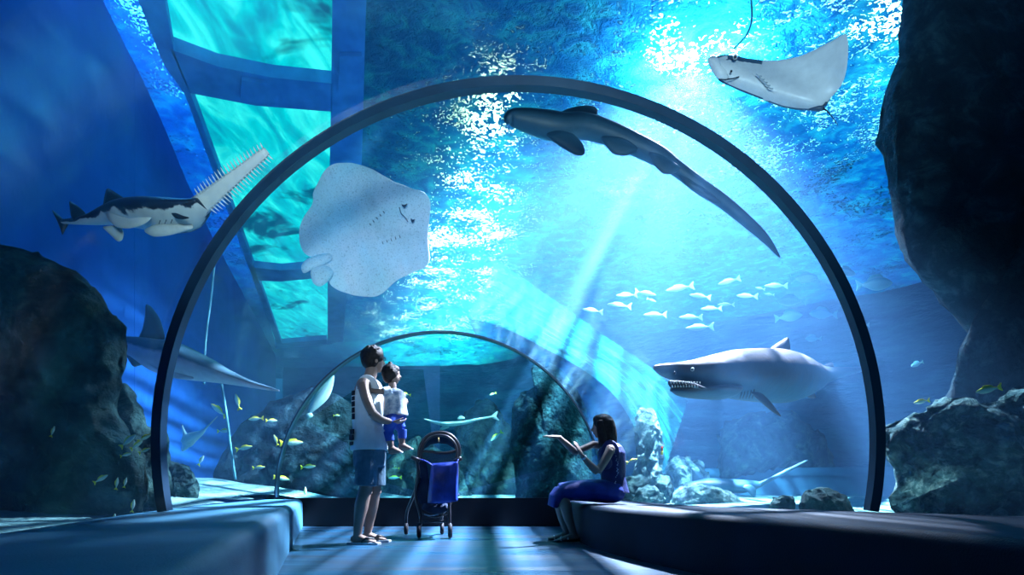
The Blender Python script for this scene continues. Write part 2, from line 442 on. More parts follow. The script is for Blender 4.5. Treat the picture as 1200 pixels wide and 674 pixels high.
# the end window
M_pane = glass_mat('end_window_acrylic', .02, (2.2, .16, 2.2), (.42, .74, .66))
def endpane():
    a = arc(7.74, -.01, 48); v = list(a)+[Vector(((a[0].x+a[-1].x)/2, 7.74, a[0].z))]
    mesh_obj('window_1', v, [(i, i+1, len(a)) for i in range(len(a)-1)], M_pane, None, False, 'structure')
endpane()
def band_sheets():
    # added sheets: a reflection band and the dark zone below it, painted in acrylic
    A = catmull([(560, 398, 0), (600, 408, 0), (636, 428, 0), (668, 458, 0), (688, 500, 0), (704, 560, 0), (708, 584, 0)], 6)
    C = catmull([(548, 372, 0), (590, 384, 0), (638, 408, 0), (684, 434, 0), (722, 466, 0), (752, 520, 0), (768, 584, 0)], 6)
    B = catmull([(584, 306, 0), (622, 333, 0), (664, 362, 0), (706, 392, 0), (748, 420, 0), (778, 444, 0), (806, 470, 0)], 6)
    def sheet(name, X, Y, d0, d1, mat, bulge):
        v = []; f = []; uu = []; vv = []; n = len(X); m = 10
        for i in range(n):
            for j in range(m+1):
                t = j/m; q = X[i].lerp(Y[i], t); d = d0+(d1-d0)*t-bulge*math.sin(PI*t)
                v.append(P(q.x, q.y, d)); uu.append(i/(n-1)); vv.append(t)
        for i in range(n-1):
            for j in range(m): a = i*(m+1)+j; f.append((a, a+1, a+m+2, a+m+1))
        o = mesh_obj(name, v, f, mat, None, True, 'structure')
        o.data.attributes.new('u', 'FLOAT', 'POINT').data.foreach_set('value', uu)
        o.data.attributes.new('v', 'FLOAT', 'POINT').data.foreach_set('value', vv)
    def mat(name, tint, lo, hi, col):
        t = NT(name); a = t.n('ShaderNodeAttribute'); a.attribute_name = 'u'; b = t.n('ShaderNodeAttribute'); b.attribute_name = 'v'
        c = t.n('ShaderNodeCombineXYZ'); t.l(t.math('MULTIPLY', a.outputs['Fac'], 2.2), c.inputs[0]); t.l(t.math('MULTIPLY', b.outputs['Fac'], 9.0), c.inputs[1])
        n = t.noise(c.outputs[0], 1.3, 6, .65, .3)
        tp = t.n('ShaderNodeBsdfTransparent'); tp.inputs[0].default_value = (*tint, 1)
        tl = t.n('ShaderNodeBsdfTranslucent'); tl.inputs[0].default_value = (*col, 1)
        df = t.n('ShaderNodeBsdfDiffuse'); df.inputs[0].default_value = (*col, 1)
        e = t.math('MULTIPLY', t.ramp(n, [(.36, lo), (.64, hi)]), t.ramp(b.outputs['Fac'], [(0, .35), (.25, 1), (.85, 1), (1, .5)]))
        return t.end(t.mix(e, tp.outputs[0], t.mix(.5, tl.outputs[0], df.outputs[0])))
    sheet('tunnel_glass_and_band', C, B, 8.5, 9.3, mat('reflection_band_acrylic', (.50, .82, .92), .10, .62, (.03, .42, .52)), -.25)
    sheet('tunnel_glass_and_band', A, C, 7.95, 8.5, mat('dark_zone_acrylic', (.16, .36, .58), .0, .06, (.05, .35, .60)), -.2)
band_sheets()
MB().box((0.6, -2.6, 1.9), (2.8, .05, 2.0)).build('wall_behind', M_black, None, False, 'structure')

# ------------------------------------------------------------ sand bed
M_sand_t = NT('sand'); _v = M_sand_t.coord()
_n = M_sand_t.noise(_v, 1.6, 5, .6)
M_sand = M_sand_t.end(M_sand_t.bsdf(M_sand_t.ramp(_n, [(.3, (.08, .22, .24)), (.7, (.28, .50, .50))]), .9, .05, 0, M_sand_t.bump(M_sand_t.noise(_v, 5, 5, .6, .6), .9, .12)))
def sand_z(x, y):
    z = .30+.03*noise.noise(Vector((x*.9, y*.9, 2)))
    if x < -2.5: z += .35*min(1, max(0, (-2.5-x)/2.2))*min(1, max(0, (y-3)/3))
    return z
def sand():
    xs = [-13+30*i/150 for i in range(151)]; ys = [-3+34*j/150 for j in range(151)]
    v = [(x, y, 0) for y in ys for x in xs]; v2 = []
    for x, y, _ in v:
        z = sand_z(x, y)
        if y < 7.95:
            L, R, *_r = lerp_tab(TUN, y)
            if L-.02 < x < R+.02 or (y < -2.3 and -1 < x < 3): z = -.3
        v2.append((x, y, z))
    f = []
    for j in range(150):
        for i in range(150):
            a = j*151+i
            if min(v2[k][2] for k in (a, a+1, a+152, a+151)) < -.2: continue
            f.append((a, a+1, a+152, a+151))
    mesh_obj('sand_bed', v2, f, M_sand, None, True, 'structure')
sand()
# ------------------------------------------------------------ roof opening over the tank: beams and bright panes
def Q(px, py, z):
    d = (z-CH)*F/(HY-py); return Vector(((px-CX)/F*d, d, z))
M_beam_t = NT('beam_paint'); _v = M_beam_t.coord()
M_beam = M_beam_t.end(M_beam_t.bsdf(M_beam_t.ramp(M_beam_t.noise(_v, 3, 5), [(.3, (.03, .17, .50)), (.7, (.06, .30, .72))]), .7, .2, 0, M_beam_t.bump(M_beam_t.noise(_v, 4, 4), .3, .05)))
def slab(m, quad, z, th):
    """a slab whose underside has the plan corners quad at height z"""
    v = [Q(x, y, z) for x, y in quad]; n = len(v)
    v += [p+Vector((0, 0, th)) for p in v]
    f = [tuple(range(n)), tuple(range(2*n-1, n-1, -1))]+[(i, (i+1) % n, (i+1) % n+n, i+n) for i in range(n)]
    m.add(v, f)
BZ = 5.55
def roof_frame():
    for nm, quads in (('long_beam_left', [[(150, -30), (188, -30), (203, 58), (224, 112), (217, 112), (190, 72)],
                            [(217, 112), (224, 112), (262, 214), (330, 402), (325, 405), (254, 212)]]),
                      ('cross_beam', [[(200, 58), (255, 78), (320, 91), (389, 98), (389, 131), (300, 124), (222, 109)]]),
                      ('cross_beam', [[(292, 313), (330, 317), (372, 313), (372, 326), (330, 330), (297, 329)]]),
                      ('cross_beam', [[(322, 403), (383, 398), (384, 404), (323, 409)]]),
                      ('long_beam_right', [[(390, -30), (430, -30), (424, 190), (410, 300), (402, 400), (384, 404), (384, 310), (388, 130)]])):
        m = MB()
        for q in quads: slab(m, q, BZ, .22)
        o = m.build('trim_'+{'long_beam_left': '1', 'cross_beam': '2', 'long_beam_right': '3'}[nm], M_beam, None, False, 'structure')
    m = MB()
    slab(m, [(283, 94), (313, 99), (311, 122), (281, 117)], BZ-.05, .06)
    m.build('trim_4', M_beam, None, False, 'structure')
    m = MB()
    slab(m, [(398, 66), (424, 66), (423, 112), (396, 112)], BZ-.05, .06)
    m.build('trim_4', M_beam, None, False, 'structure')
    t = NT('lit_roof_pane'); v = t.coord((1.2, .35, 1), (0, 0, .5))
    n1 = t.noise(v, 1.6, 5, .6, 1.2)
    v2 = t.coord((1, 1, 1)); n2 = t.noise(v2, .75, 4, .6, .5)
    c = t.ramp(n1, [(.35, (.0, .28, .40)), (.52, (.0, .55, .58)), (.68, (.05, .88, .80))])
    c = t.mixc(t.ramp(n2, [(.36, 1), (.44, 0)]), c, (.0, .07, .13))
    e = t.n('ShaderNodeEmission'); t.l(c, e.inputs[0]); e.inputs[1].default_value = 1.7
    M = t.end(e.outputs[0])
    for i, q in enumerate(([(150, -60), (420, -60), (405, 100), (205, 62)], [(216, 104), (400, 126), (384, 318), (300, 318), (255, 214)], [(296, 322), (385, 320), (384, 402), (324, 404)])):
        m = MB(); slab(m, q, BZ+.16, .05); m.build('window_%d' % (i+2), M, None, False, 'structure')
roof_frame()

# ------------------------------------------------------------ rocks
def rock_mat(name, dark, mid, lite, sc=3.0):
    t = NT(name); v = t.coord()
    n = t.noise(v, sc, 8, .65, .5)
    col = t.ramp(n, [(.35, dark), (.52, mid), (.68, lite)])
    h = t.math('ADD', t.noise(v, sc*2.2, 8, .7), t.math('MULTIPLY', t.vor(v, sc*2.5), .4))
    return t.end(t.bsdf(col, .85, .15, 0, t.bump(h, 1.0, .12)))
M_rock = rock_mat('dark_rock', (.006, .022, .028), (.018, .06, .065), (.07, .17, .16))
M_rock_dark = rock_mat('black_rock', (.002, .010, .016), (.008, .030, .045), (.04, .11, .14), 3.6)
M_rock_pillar = rock_mat('pillar_rock', (.003, .012, .016), (.008, .03, .035), (.04, .10, .10), 7)
M_rock_lower = rock_mat('lower_rock', (.02, .07, .085), (.08, .20, .21), (.45, .68, .66), 9)
M_rock_green = rock_mat('mossy_rock', (.006, .02, .022), (.016, .052, .052), (.05, .13, .11), 4)
M_rock_pale = rock_mat('encrusted_rock', (.03, .09, .10), (.10, .22, .22), (.32, .52, .50), 5)
def blob(name, outline, d, thick, mat, label=None, cat='rock', group=None, rough=.10, parent=None, seed=0, flat_t=False, depth_fn=None, seg=110, rings=22, power=.5, nsc=1.3, thick_fn=None, off=None):
    """a solid body whose silhouette is outline (photo pixels) at depth d, bulging thick metres fore and aft"""
    pts = [Vector((x, y, 0)) for x, y in outline]
    # resample evenly
    per = [(pts[(i+1) % len(pts)]-pts[i]).length for i in range(len(pts))]
    tot = sum(per); res = []; i = 0; acc = 0
    for k in range(seg):
        s = tot*k/seg
        while acc+per[i] < s: acc += per[i]; i += 1
        a, b = pts[i], pts[(i+1) % len(pts)]; res.append(a.lerp(b, (s-acc)/per[i]))
    for _ in range(2):
        res = [(res[k-1]+res[k]*2+res[(k+1) % seg])/4 for k in range(seg)]
    c = sum(res, Vector())/seg
    df = depth_fn or (lambda x, y: d)
    def front(t, k, sgn):
        q = c+(res[k]-c)*t if t > 0 else c
        dd = df(q.x, q.y); th = (thick_fn(q.x, q.y, t) if thick_fn else thick)*max(0, 1-t*t)**power
        p = P(q.x, q.y, dd)
        # bulge along the horizontal-ish line of depth, so the silhouette stays
        ray = (p-Vector((0, 0, CH))).normalized() if not off else off
        p = p+ray*sgn*th
        if rough:
            nv = Vector((noise.noise(p*nsc+Vector((seed, 0, 0))), noise.noise(p*nsc+Vector((0, seed+7, 3))), noise.noise(p*nsc+Vector((5, 0, seed)))))
            n2 = noise.fractal(p*nsc*2.7, 1.0, 2.0, 4)
            n3 = Vector((noise.noise(p*nsc*6), noise.noise(p*nsc*6+Vector((9, 9, 9))), noise.noise(p*nsc*6+Vector((4, 2, 9)))))
            p = p+nv*rough+ray*sgn*n2*rough*.8+n3*rough*.55
        return p
    v = []; f = []
    R = [math.sin(PI/2*(r+1)/rings) for r in range(rings)]      # 0..1
    for sgn in (-1, 1):
        base = len(v); v.append(front(0, 0, sgn))
        for t in R[:-1]:
            for k in range(seg): v.append(front(t, k, sgn))
        for k in range(seg): f.append((base, base+1+k, base+1+(k+1) % seg))
        for r in range(rings-2):
            for k in range(seg):
                a = base+1+r*seg+k; b = base+1+r*seg+(k+1) % seg; f.append((a, a+seg, b+seg, b))
        if sgn == -1: last_f = base+1+(rings-2)*seg
        else: last_b = base+1+(rings-2)*seg
    rim = len(v)
    for k in range(seg): v.append(front(1, k, 1))
    for k in range(seg):
        k2 = (k+1) % seg
        f.append((last_f+k, rim+k, rim+k2, last_f+k2)); f.append((last_b+k, last_b+k2, rim+k2, rim+k))
    if parent is not None: v = [p-parent.location for p in v]
    o = mesh_obj(name, v, f, mat, parent, True)
    if label: tag(o, label, cat, group)
    return o
blob('rock', [(-30, 262), (0, 284), (30, 283), (60, 300), (92, 322), (118, 352), (146, 384), (144, 430), (140, 470), (158, 520), (166, 560), (165, 615), (100, 625), (-30, 628)], 4.2, .30, M_rock_green, 'huge dark mossy boulder filling the lower left behind the glass', rough=.07, nsc=2.0, seed=3)
blob('rock', [(128, 452), (150, 450), (166, 472), (172, 505), (195, 508), (200, 545), (196, 612), (120, 618)], 4.7, .25, M_rock, 'dark boulder with yellow fish around it, behind the huge mossy boulder', rough=.06, nsc=2.2, seed=5)
blob('rock', [(187, 548), (202, 540), (216, 546), (230, 566), (234, 582), (228, 600), (188, 594)], 5.9, .16, M_rock, 'small jagged boulder on the sand beside the left foot of the hoop', rough=.05, nsc=3.5, seed=9)
# right hand rock face
blob('rock', [(1085, -140), (1050, 20), (1040, 90), (1038, 150), (1036, 195), (1041, 220), (1055, 262), (1053, 285), (1054, 305), (1072, 322), (1088, 342), (1104, 352), (1124, 380), (1144, 402), (1137, 432), (1112, 452), (1092, 474), (1090, 492), (1120, 520), (1400, 530), (1400, -140)], 5.9, .65, M_rock_dark, 'towering dark rock overhang along the right edge', rough=.08, nsc=1.6, seed=11)
blob('rock', [(1037, 500), (1062, 488), (1095, 490), (1120, 478), (1160, 470), (1230, 455), (1380, 450), (1380, 640), (1065, 625), (1048, 590), (1038, 545)], 4.75, .42, M_rock_lower, 'big encrusted rock at lower right with pale rough patches', rough=.11, nsc=2.3, seed=19)
# the rock pillar behind the end window
blob('rock', [(620, 430), (640, 425), (662, 436), (676, 458), (690, 490), (694, 590), (608, 592), (603, 560), (596, 520), (602, 480), (613, 458), (632, 452)], 9.4, .5, M_rock_pillar, 'tall speckled rock pillar standing behind the end window', rough=.07, nsc=1.8, seed=23)
blob('rock', [(752, 478), (768, 480), (774, 500), (779, 525), (779, 585), (733, 588), (741, 540), (744, 500)], 8.6, .25, M_rock_pale, 'slim coral pillar with a pale top, right of the seated woman', rough=.08, nsc=2.6, seed=29)
for k, (ol, d, th, m, lb) in enumerate([
    ([(726, 575), (735, 560), (750, 556), (762, 560), (763, 594), (724, 596)], 7.9, .2, M_rock, 'dark rounded boulder at the foot of the slim coral pillar'),
    ([(768, 564), (774, 554), (784, 558), (790, 572), (786, 594), (768, 594)], 8.0, .22, M_rock, 'dark pointed boulder just right of the slim coral pillar'),
    ([(742, 590), (748, 573), (759, 566), (771, 574), (780, 589), (778, 594), (741, 595)], 7.3, .12, M_rock_pale, 'pale mound of coral rubble on the sand beside the seated woman'),
    ([(782, 596), (790, 576), (812, 567), (838, 570), (858, 580), (880, 592), (884, 596), (786, 596)], 7.4, .3, M_rock_pale, 'wide low pale rubble mound in front of the distant sawfish'),
    ([(897, 600), (902, 581), (915, 577), (926, 582), (928, 600), (915, 604)], 5.1, .16, M_rock, 'left one of two dark boulders on the bright sand'),
    ([(937, 600), (943, 582), (958, 574), (980, 577), (996, 590), (1002, 604), (937, 606)], 5.0, .2, M_rock, 'larger right one of two dark boulders on the bright sand')]):
    blob('rock', ol, d, th, m, lb, rough=.05, nsc=3.2, seed=31+k, seg=70, rings=14)
# far rocks seen through the end window and on its left
for k, (ol, d, m, lb) in enumerate([
    ([(240, 585), (262, 520), (290, 486), (322, 470), (360, 452), (400, 462), (430, 500), (440, 590)], 9.7, M_rock_dark, 'dark slope of rock far behind the father'),
    ([(440, 590), (452, 545), (485, 520), (520, 528), (545, 560), (560, 590)], 14, M_rock_green, 'low greenish rock far behind the stroller'),
    ([(520, 592), (535, 500), (560, 470), (590, 486), (606, 530), (612, 592)], 16, M_rock_green, 'tall greenish rock between stroller and rock pillar, far away'),
    ([(840, 560), (850, 500), (880, 480), (930, 490), (965, 510), (985, 560)], 14.5, M_rock, 'dim rock hump far away beneath the toothy shark'),
    ([(775, 570), (785, 540), (800, 536), (822, 545), (832, 570)], 13, M_rock_pale, 'small pale rock far away left of the distant sawfish fin')]):
    blob('rock', ol, d, .8 if k else .35, m, lb, rough=.25 if k else .12, nsc=1.0, seed=51+k, seg=80, rings=16)
# the low ledge across the right of the tank
M_ledge = simple('ledge_concrete', (.05, .22, .36), (.035, .15, .27), 2, .8, .2, .3)
m = MB(); a = P(775, 570, 15.2); b = P(1100, 570, 13.2)
rot = Matrix.Rotation(math.atan2(b.y-a.y, b.x-a.x), 3, 'Z'); c = (a+b)/2
m.box((c.x, c.y, .50), ((b-a).length/2, .25, .28), rot).box((c.x, c.y+.1, .86), ((b-a).length/2, .45, .09), rot)
m.build('trim_5', M_ledge, None, False, 'structure')

# ------------------------------------------------------------ creatures
def attr_mat(name, belly, back, split=.5, soft=.12, sc=14, var=.25, rough=.45, spots=None, bump=.15):
    """skin: belly colour low on the section, back colour high on it, with mottling"""
    t = NT(name); a = t.n('ShaderNodeAttribute'); a.attribute_name = 'back'
    v = t.coord(); n = t.noise(v, sc, 5, .6)
    x = t.math('ADD', a.outputs['Fac'], t.math('MULTIPLY', t.math('SUBTRACT', n, .5), var))
    c = t.ramp(x, [(split-soft, belly), (split+soft, back)])
    if spots:
        c = t.mixc(t.ramp(t.noise(v, spots[0], 3, .5, .8), [(spots[1], 0), (spots[1]+.03, 1)]), c, spots[2])
    c = t.mixc(t.math('MULTIPLY', t.noise(v, sc*2.3, 4), .35), c, tuple(q*.55 for q in back))
    return t.end(t.bsdf(c, rough, .4, 0, t.bump(t.noise(v, sc*4, 4), bump, .01)))
def body(name, spine, sect, mat, parent, up=(0, 0, 1), n=26, k=7, pw=1.0):
    """spine: world points; sect: per spine point (half width, up, down)"""
    sp = catmull(spine, k); ss = catmull([Vector(x) for x in sect], k); o = parent.location
    v = []; f = []; bk = []; up = Vector(up).normalized()
    for i, p in enumerate(sp):
        t = (sp[min(i+1, len(sp)-1)]-sp[max(i-1, 0)]).normalized()
        sd = t.cross(up).normalized(); u = sd.cross(t).normalized(); w, a, b = [max(.0008, q) for q in ss[i]]
        for j in range(n):
            th = 2*PI*j/n; s, c = math.sin(th), math.cos(th)
            c = math.copysign(abs(c)**pw, c)
            v.append(p-o+sd*c*w+u*s*(a if s > 0 else b)); bk.append(.5+.5*s)
    for i in range(len(sp)-1):
        for j in range(n):
            a = i*n+j; b = i*n+(j+1) % n; f.append((a, b, b+n, a+n))
    f.append(tuple(range(n))); f.append(tuple((len(sp)-1)*n+j for j in range(n)))
    ob = mesh_obj(name, v, f, mat, parent)
    at = ob.data.attributes.new('back', 'FLOAT', 'POINT'); at.data.foreach_set('value', bk)
    return ob
def fin(name, pts, th, mat, parent, back=.9, k=4, sharp=False):
    o = parent.location if parent else Vector()
    pts = [Vector(p)-o for p in pts]
    if not sharp:
        n = len(pts); out = []
        for i in range(n):
            b, c = pts[i], pts[(i+1) % n]
            for j in range(k):
                out.append(b.lerp(c, j/k))
        for _ in range(2):
            out = [(out[i-1]+out[i]*2+out[(i+1) % len(out)])/4 for i in range(len(out))]
        cc = sum(out, Vector())/len(out); pts = [cc+(q-cc)*1.12 for q in out]
    n = len(pts); c = sum(pts, Vector())/n
    nr = Vector()
    for i in range(n): nr += (pts[i]-c).cross(pts[(i+1) % n]-c)
    nr.normalize(); v = []; f = []
    for s in (1, -1):
        v += [p+nr*s*th*.06 for p in pts]; v += [c+(p-c)*.6+nr*s*th*.4 for p in pts]; v.append(c+nr*s*th*.5)
    H = 2*n+1
    for s in (0, 1):
        for i in range(n):
            j = (i+1) % n; b = s*H
            f.append((b+i, b+j, b+n+j, b+n+i)); f.append((b+n+i, b+n+j, b+2*n))
    for i in range(n):
        j = (i+1) % n; f.append((i, j, H+j, H+i))
    ob = mesh_obj(name, v, f, mat, parent)
    at = ob.data.attributes.new('back', 'FLOAT', 'POINT'); at.data.foreach_set('value', [back]*len(v))
    return ob
def setback(ob, fn):
    at = ob.data.attributes.new('back', 'FLOAT', 'POINT'); at.data.foreach_set('value', [fn(v.co) for v in ob.data.vertices])
def line(name, pts, r, mat, parent, n=6):
    m = MB(); m.tube([Vector(p)-parent.location for p in pts], r, n); return m.build(name, mat, parent)
M_dark = simple('dark_skin_detail', (.01, .015, .025), (.006, .01, .02), 10, .5, .4)
M_eye = simple('eye_wet', (.02, .02, .03), (.01, .01, .02), 10, .08, .9)
M_eyewhite = simple('eye_pale', (.7, .75, .75), (.5, .55, .55), 20, .2, .6)
M_teeth = simple('tooth_ivory', (.85, .86, .80), (.75, .75, .7), 20, .35, .5)

# --- sawfish
def sawfish():
    r = empty('sawfish', P(165, 254, 4.5), 'black and white sawfish swimming at upper left, long toothed saw raised', 'sawfish')
    M = attr_mat('sawfish_skin', (.80, .80, .72), (.012, .02, .035), .20, .03, 5, 1.0, .35, bump=.1)
    Mw = attr_mat('sawfish_belly', (.80, .80, .72), (.72, .73, .68), .7, .1, 12, .2, .4)
    U = (0, .22, .97); k = 4.5/700
    xs = [(72, 260, 4.80, 2, 3), (90, 259, 4.74, 4, 5), (108, 257, 4.68, 8, 7), (128, 253, 4.62, 14, 10), (150, 251, 4.54, 21, 14), (175, 252, 4.48, 26, 16), (197, 253, 4.42, 27, 15.5), (214, 251, 4.38, 24, 13), (228, 246, 4.34, 17, 9), (238, 240, 4.31, 11, 5)]
    body('body', [P(a, b, c) for a, b, c, *_ in xs], [(w*k, h*k*.95, h*k*.85) for *_, w, h in xs], M, r, U)
    saw0 = P(232, 243, 4.33); saw1 = P(313, 177, 4.12)
    ax = (saw1-saw0).normalized(); up = Vector((0, .55, .83)); sd = ax.cross(up).normalized()
    # the flat blade faces the viewer
    fl_n = (saw0-Vector((0, 0, CH))).normalized(); sd = ax.cross(fl_n).normalized()
    m = MB(); n = 14; v = []; f = []
    for i in range(n+1):
        t = i/n; p = saw0.lerp(saw1, t)-r.location; w = (.038*(1-t)**1.4+.032)*(1 if t < .97 else .75)
        for q in ((-w, 0), (-w*.6, -.012), (w*.6, -.012), (w, 0), (w*.6, .012), (-w*.6, .012)): v.append(p+sd*q[0]+fl_n*q[1])
    for i in range(n):
        for j in range(6):
            a = i*6+j; b = i*6+(j+1) % 6; f.append((a, b, b+6, a+6))
    f += [tuple(range(6)), tuple(n*6+j for j in range(6))]
    ro = mesh_obj('rostrum', v, f, Mw, r); setback(ro, lambda c: .2)
    for s in (-1, 1):
        m = MB()
        for i in range(22):
            t = .10+.88*i/21; p = saw0.lerp(saw1, t)-r.location; w = .038*(1-t)**1.4+.030
            L = (.030+.022*math.sin(PI*t))*(1 if s < 0 else 1)
            a = p+sd*s*w; b = a+sd*s*L+ax*.012; m.tube([a-sd*s*.01, (a+b)/2, b], [.0065, .005, .0012], 5)
        m.build('tooth_row', M_teeth, ro).location = (0, 0, 0)
    F_ = lambda l, dd: [P(a, b, c) for a, b, c in [(q[0], q[1], dd+(q[2] if len(q) > 2 else 0)) for q in l]]
    fin('dorsal_fin', F_([(121, 250), (123, 235), (126, 221), (134, 226), (145, 233), (152, 240), (138, 249)], 4.58), .04, M, r, 1.0)
    fin('dorsal_fin', F_([(85, 259), (83, 245), (82, 236), (90, 241), (98, 248), (103, 256), (95, 260)], 4.72), .03, M, r, 1.0)
    fin('tail_fin', F_([(61, 246), (68, 252), (76, 259), (80, 262), (76, 268), (73, 275), (71, 268), (68, 260)], 4.8), .03, M, r, 1.0)
    fin('pectoral_fin', F_([(125, 248, .0), (129, 258, -.02), (138, 266, -.05), (152, 267, -.08), (168, 262, -.1), (176, 254, -.1), (164, 258, -.08), (150, 256, -.06), (136, 252, -.02)], 4.42), .03, Mw, r, .2)
    fin('pectoral_fin', F_([(170, 270), (182, 277), (200, 275), (216, 270), (224, 268), (223, 262), (205, 262), (185, 263)], 4.40), .04, Mw, r, .2)
    fin('pelvic_fin', F_([(120, 266), (128, 273), (138, 283), (143, 280), (144, 272), (140, 265)], 4.60), .03, Mw, r, .2)
    e = fin('mouth', F_([(201, 250), (207, 250), (214, 253), (222, 255), (214, 257), (206, 256)], 4.205), .03, M_dark, r, .5)
    m = MB(); m.ball(P(217, 241, 4.24)-r.location, .011).build('eye', M_eye, r)
    for i in range(3):
        a = P(186+i*7, 263-i*.5, 4.30); line('gill_slit', [a, a+Vector((.012, 0, .03))], .0025, M_dark, r)
sawfish()

# --- pale stingray seen from below
def stingray():
    ol = [(397, 190.5), (414, 191), (430, 195), (447, 204), (463, 213), (480, 220), (497, 225), (505, 232), (504, 252), (502, 271), (503, 290), (505, 306), (498, 315), (484, 320), (468, 327), (456, 336), (449, 345), (438, 349), (417, 347), (400, 342), (387, 336), (384, 325), (378, 310), (366, 303), (356, 298), (351, 284), (351, 270), (355, 255), (363, 245), (368, 236), (366, 226), (372, 215), (380, 200), (388, 193)]
    r = empty('stingray', P(430, 270, 6.6), 'big pale stingray pressed flat overhead, underside and gill slits showing', 'stingray')
    t = NT('stingray_belly'); v = t.coord(); a = t.n('ShaderNodeAttribute'); a.attribute_name = 'back'
    n = t.noise(v, 9, 6, .7); n2 = t.noise(v, 1.8, 3, .5)
    c = t.ramp(n2, [(.35, (.62, .84, .88)), (.65, (.90, .93, .97))])
    c = t.mixc(t.ramp(t.noise(v, 60, 3, .6), [(.55, 0), (.66, .75)]), c, (.34, .48, .50))
    c = t.mixc(t.ramp(t.math('ADD', a.outputs['Fac'], t.math('MULTIPLY', n, .25)), [(1.02, 0), (1.09, 1)]), c, (.22, .34, .36))
    M = t.end(t.bsdf(c, .5, .35, 0, t.bump(t.noise(v, 5, 4), .3, .04)))
    df = lambda x, y: 6.55+.10*math.sin((x-350)/45)+.06*math.sin((y-190)/28)
    o = blob('body', ol, 6.6, .10, M, rough=.012, parent=r, depth_fn=df, seg=120, rings=20, power=.7, thick_fn=lambda x, y, t: .03+.10*math.exp(-(((x-440)/60)**2+((y-275)/50)**2)))
    c0 = P(430, 270, 6.55)-r.location
    # distance to the rim, for the grey margin
    n = len(o.data.vertices); vals = [0]*n
    half = (n-120)//2
    R = [0]+[math.sin(PI/2*(q+1)/20) for q in range(20)]
    for i in range(n):
        if i >= n-120: vals[i] = 1; continue
        j = i % half; vals[i] = 0 if j == 0 else R[1+(j-1)//120]
    at = o.data.attributes.new('back', 'FLOAT', 'POINT'); at.data.foreach_set('value', vals)
    g = lambda l, dd=0: [P(a, b, df(a, b)-.10+dd) for a, b in l]
    fin('pelvic_fin', g([(354, 312), (360, 304), (374, 299), (386, 298), (388, 304), (378, 310), (366, 315), (357, 320)]), .07, M, r, .3)
    fin('pelvic_fin', g([(364, 318), (374, 311), (386, 314), (390, 320), (384, 329), (376, 335), (368, 332)]), .07, M, r, .3)
    line('mouth', g([(468, 243), (470, 250), (476, 256), (478, 260)], -.035), .004, M_dark, r)
    fin('nostril', g([(470, 239), (474, 241), (478, 238), (474, 244)], -.03), .01, M_dark, r)
    fin('nostril', g([(481, 255), (484, 259), (487, 256), (483, 262)], -.03), .01, M_dark, r)
    for i in range(5):
        a = g([(433+4*i, 262-3.6*i), (434.5+4*i, 264-3.6*i)], -.035); line('gill_slit', a, .0045, M_dark, r)
        a = g([(448+5*i, 283-1.8*i), (449+5*i, 286-1.8*i)], -.035); line('gill_slit', a, .0035, M_dark, r)
stingray()

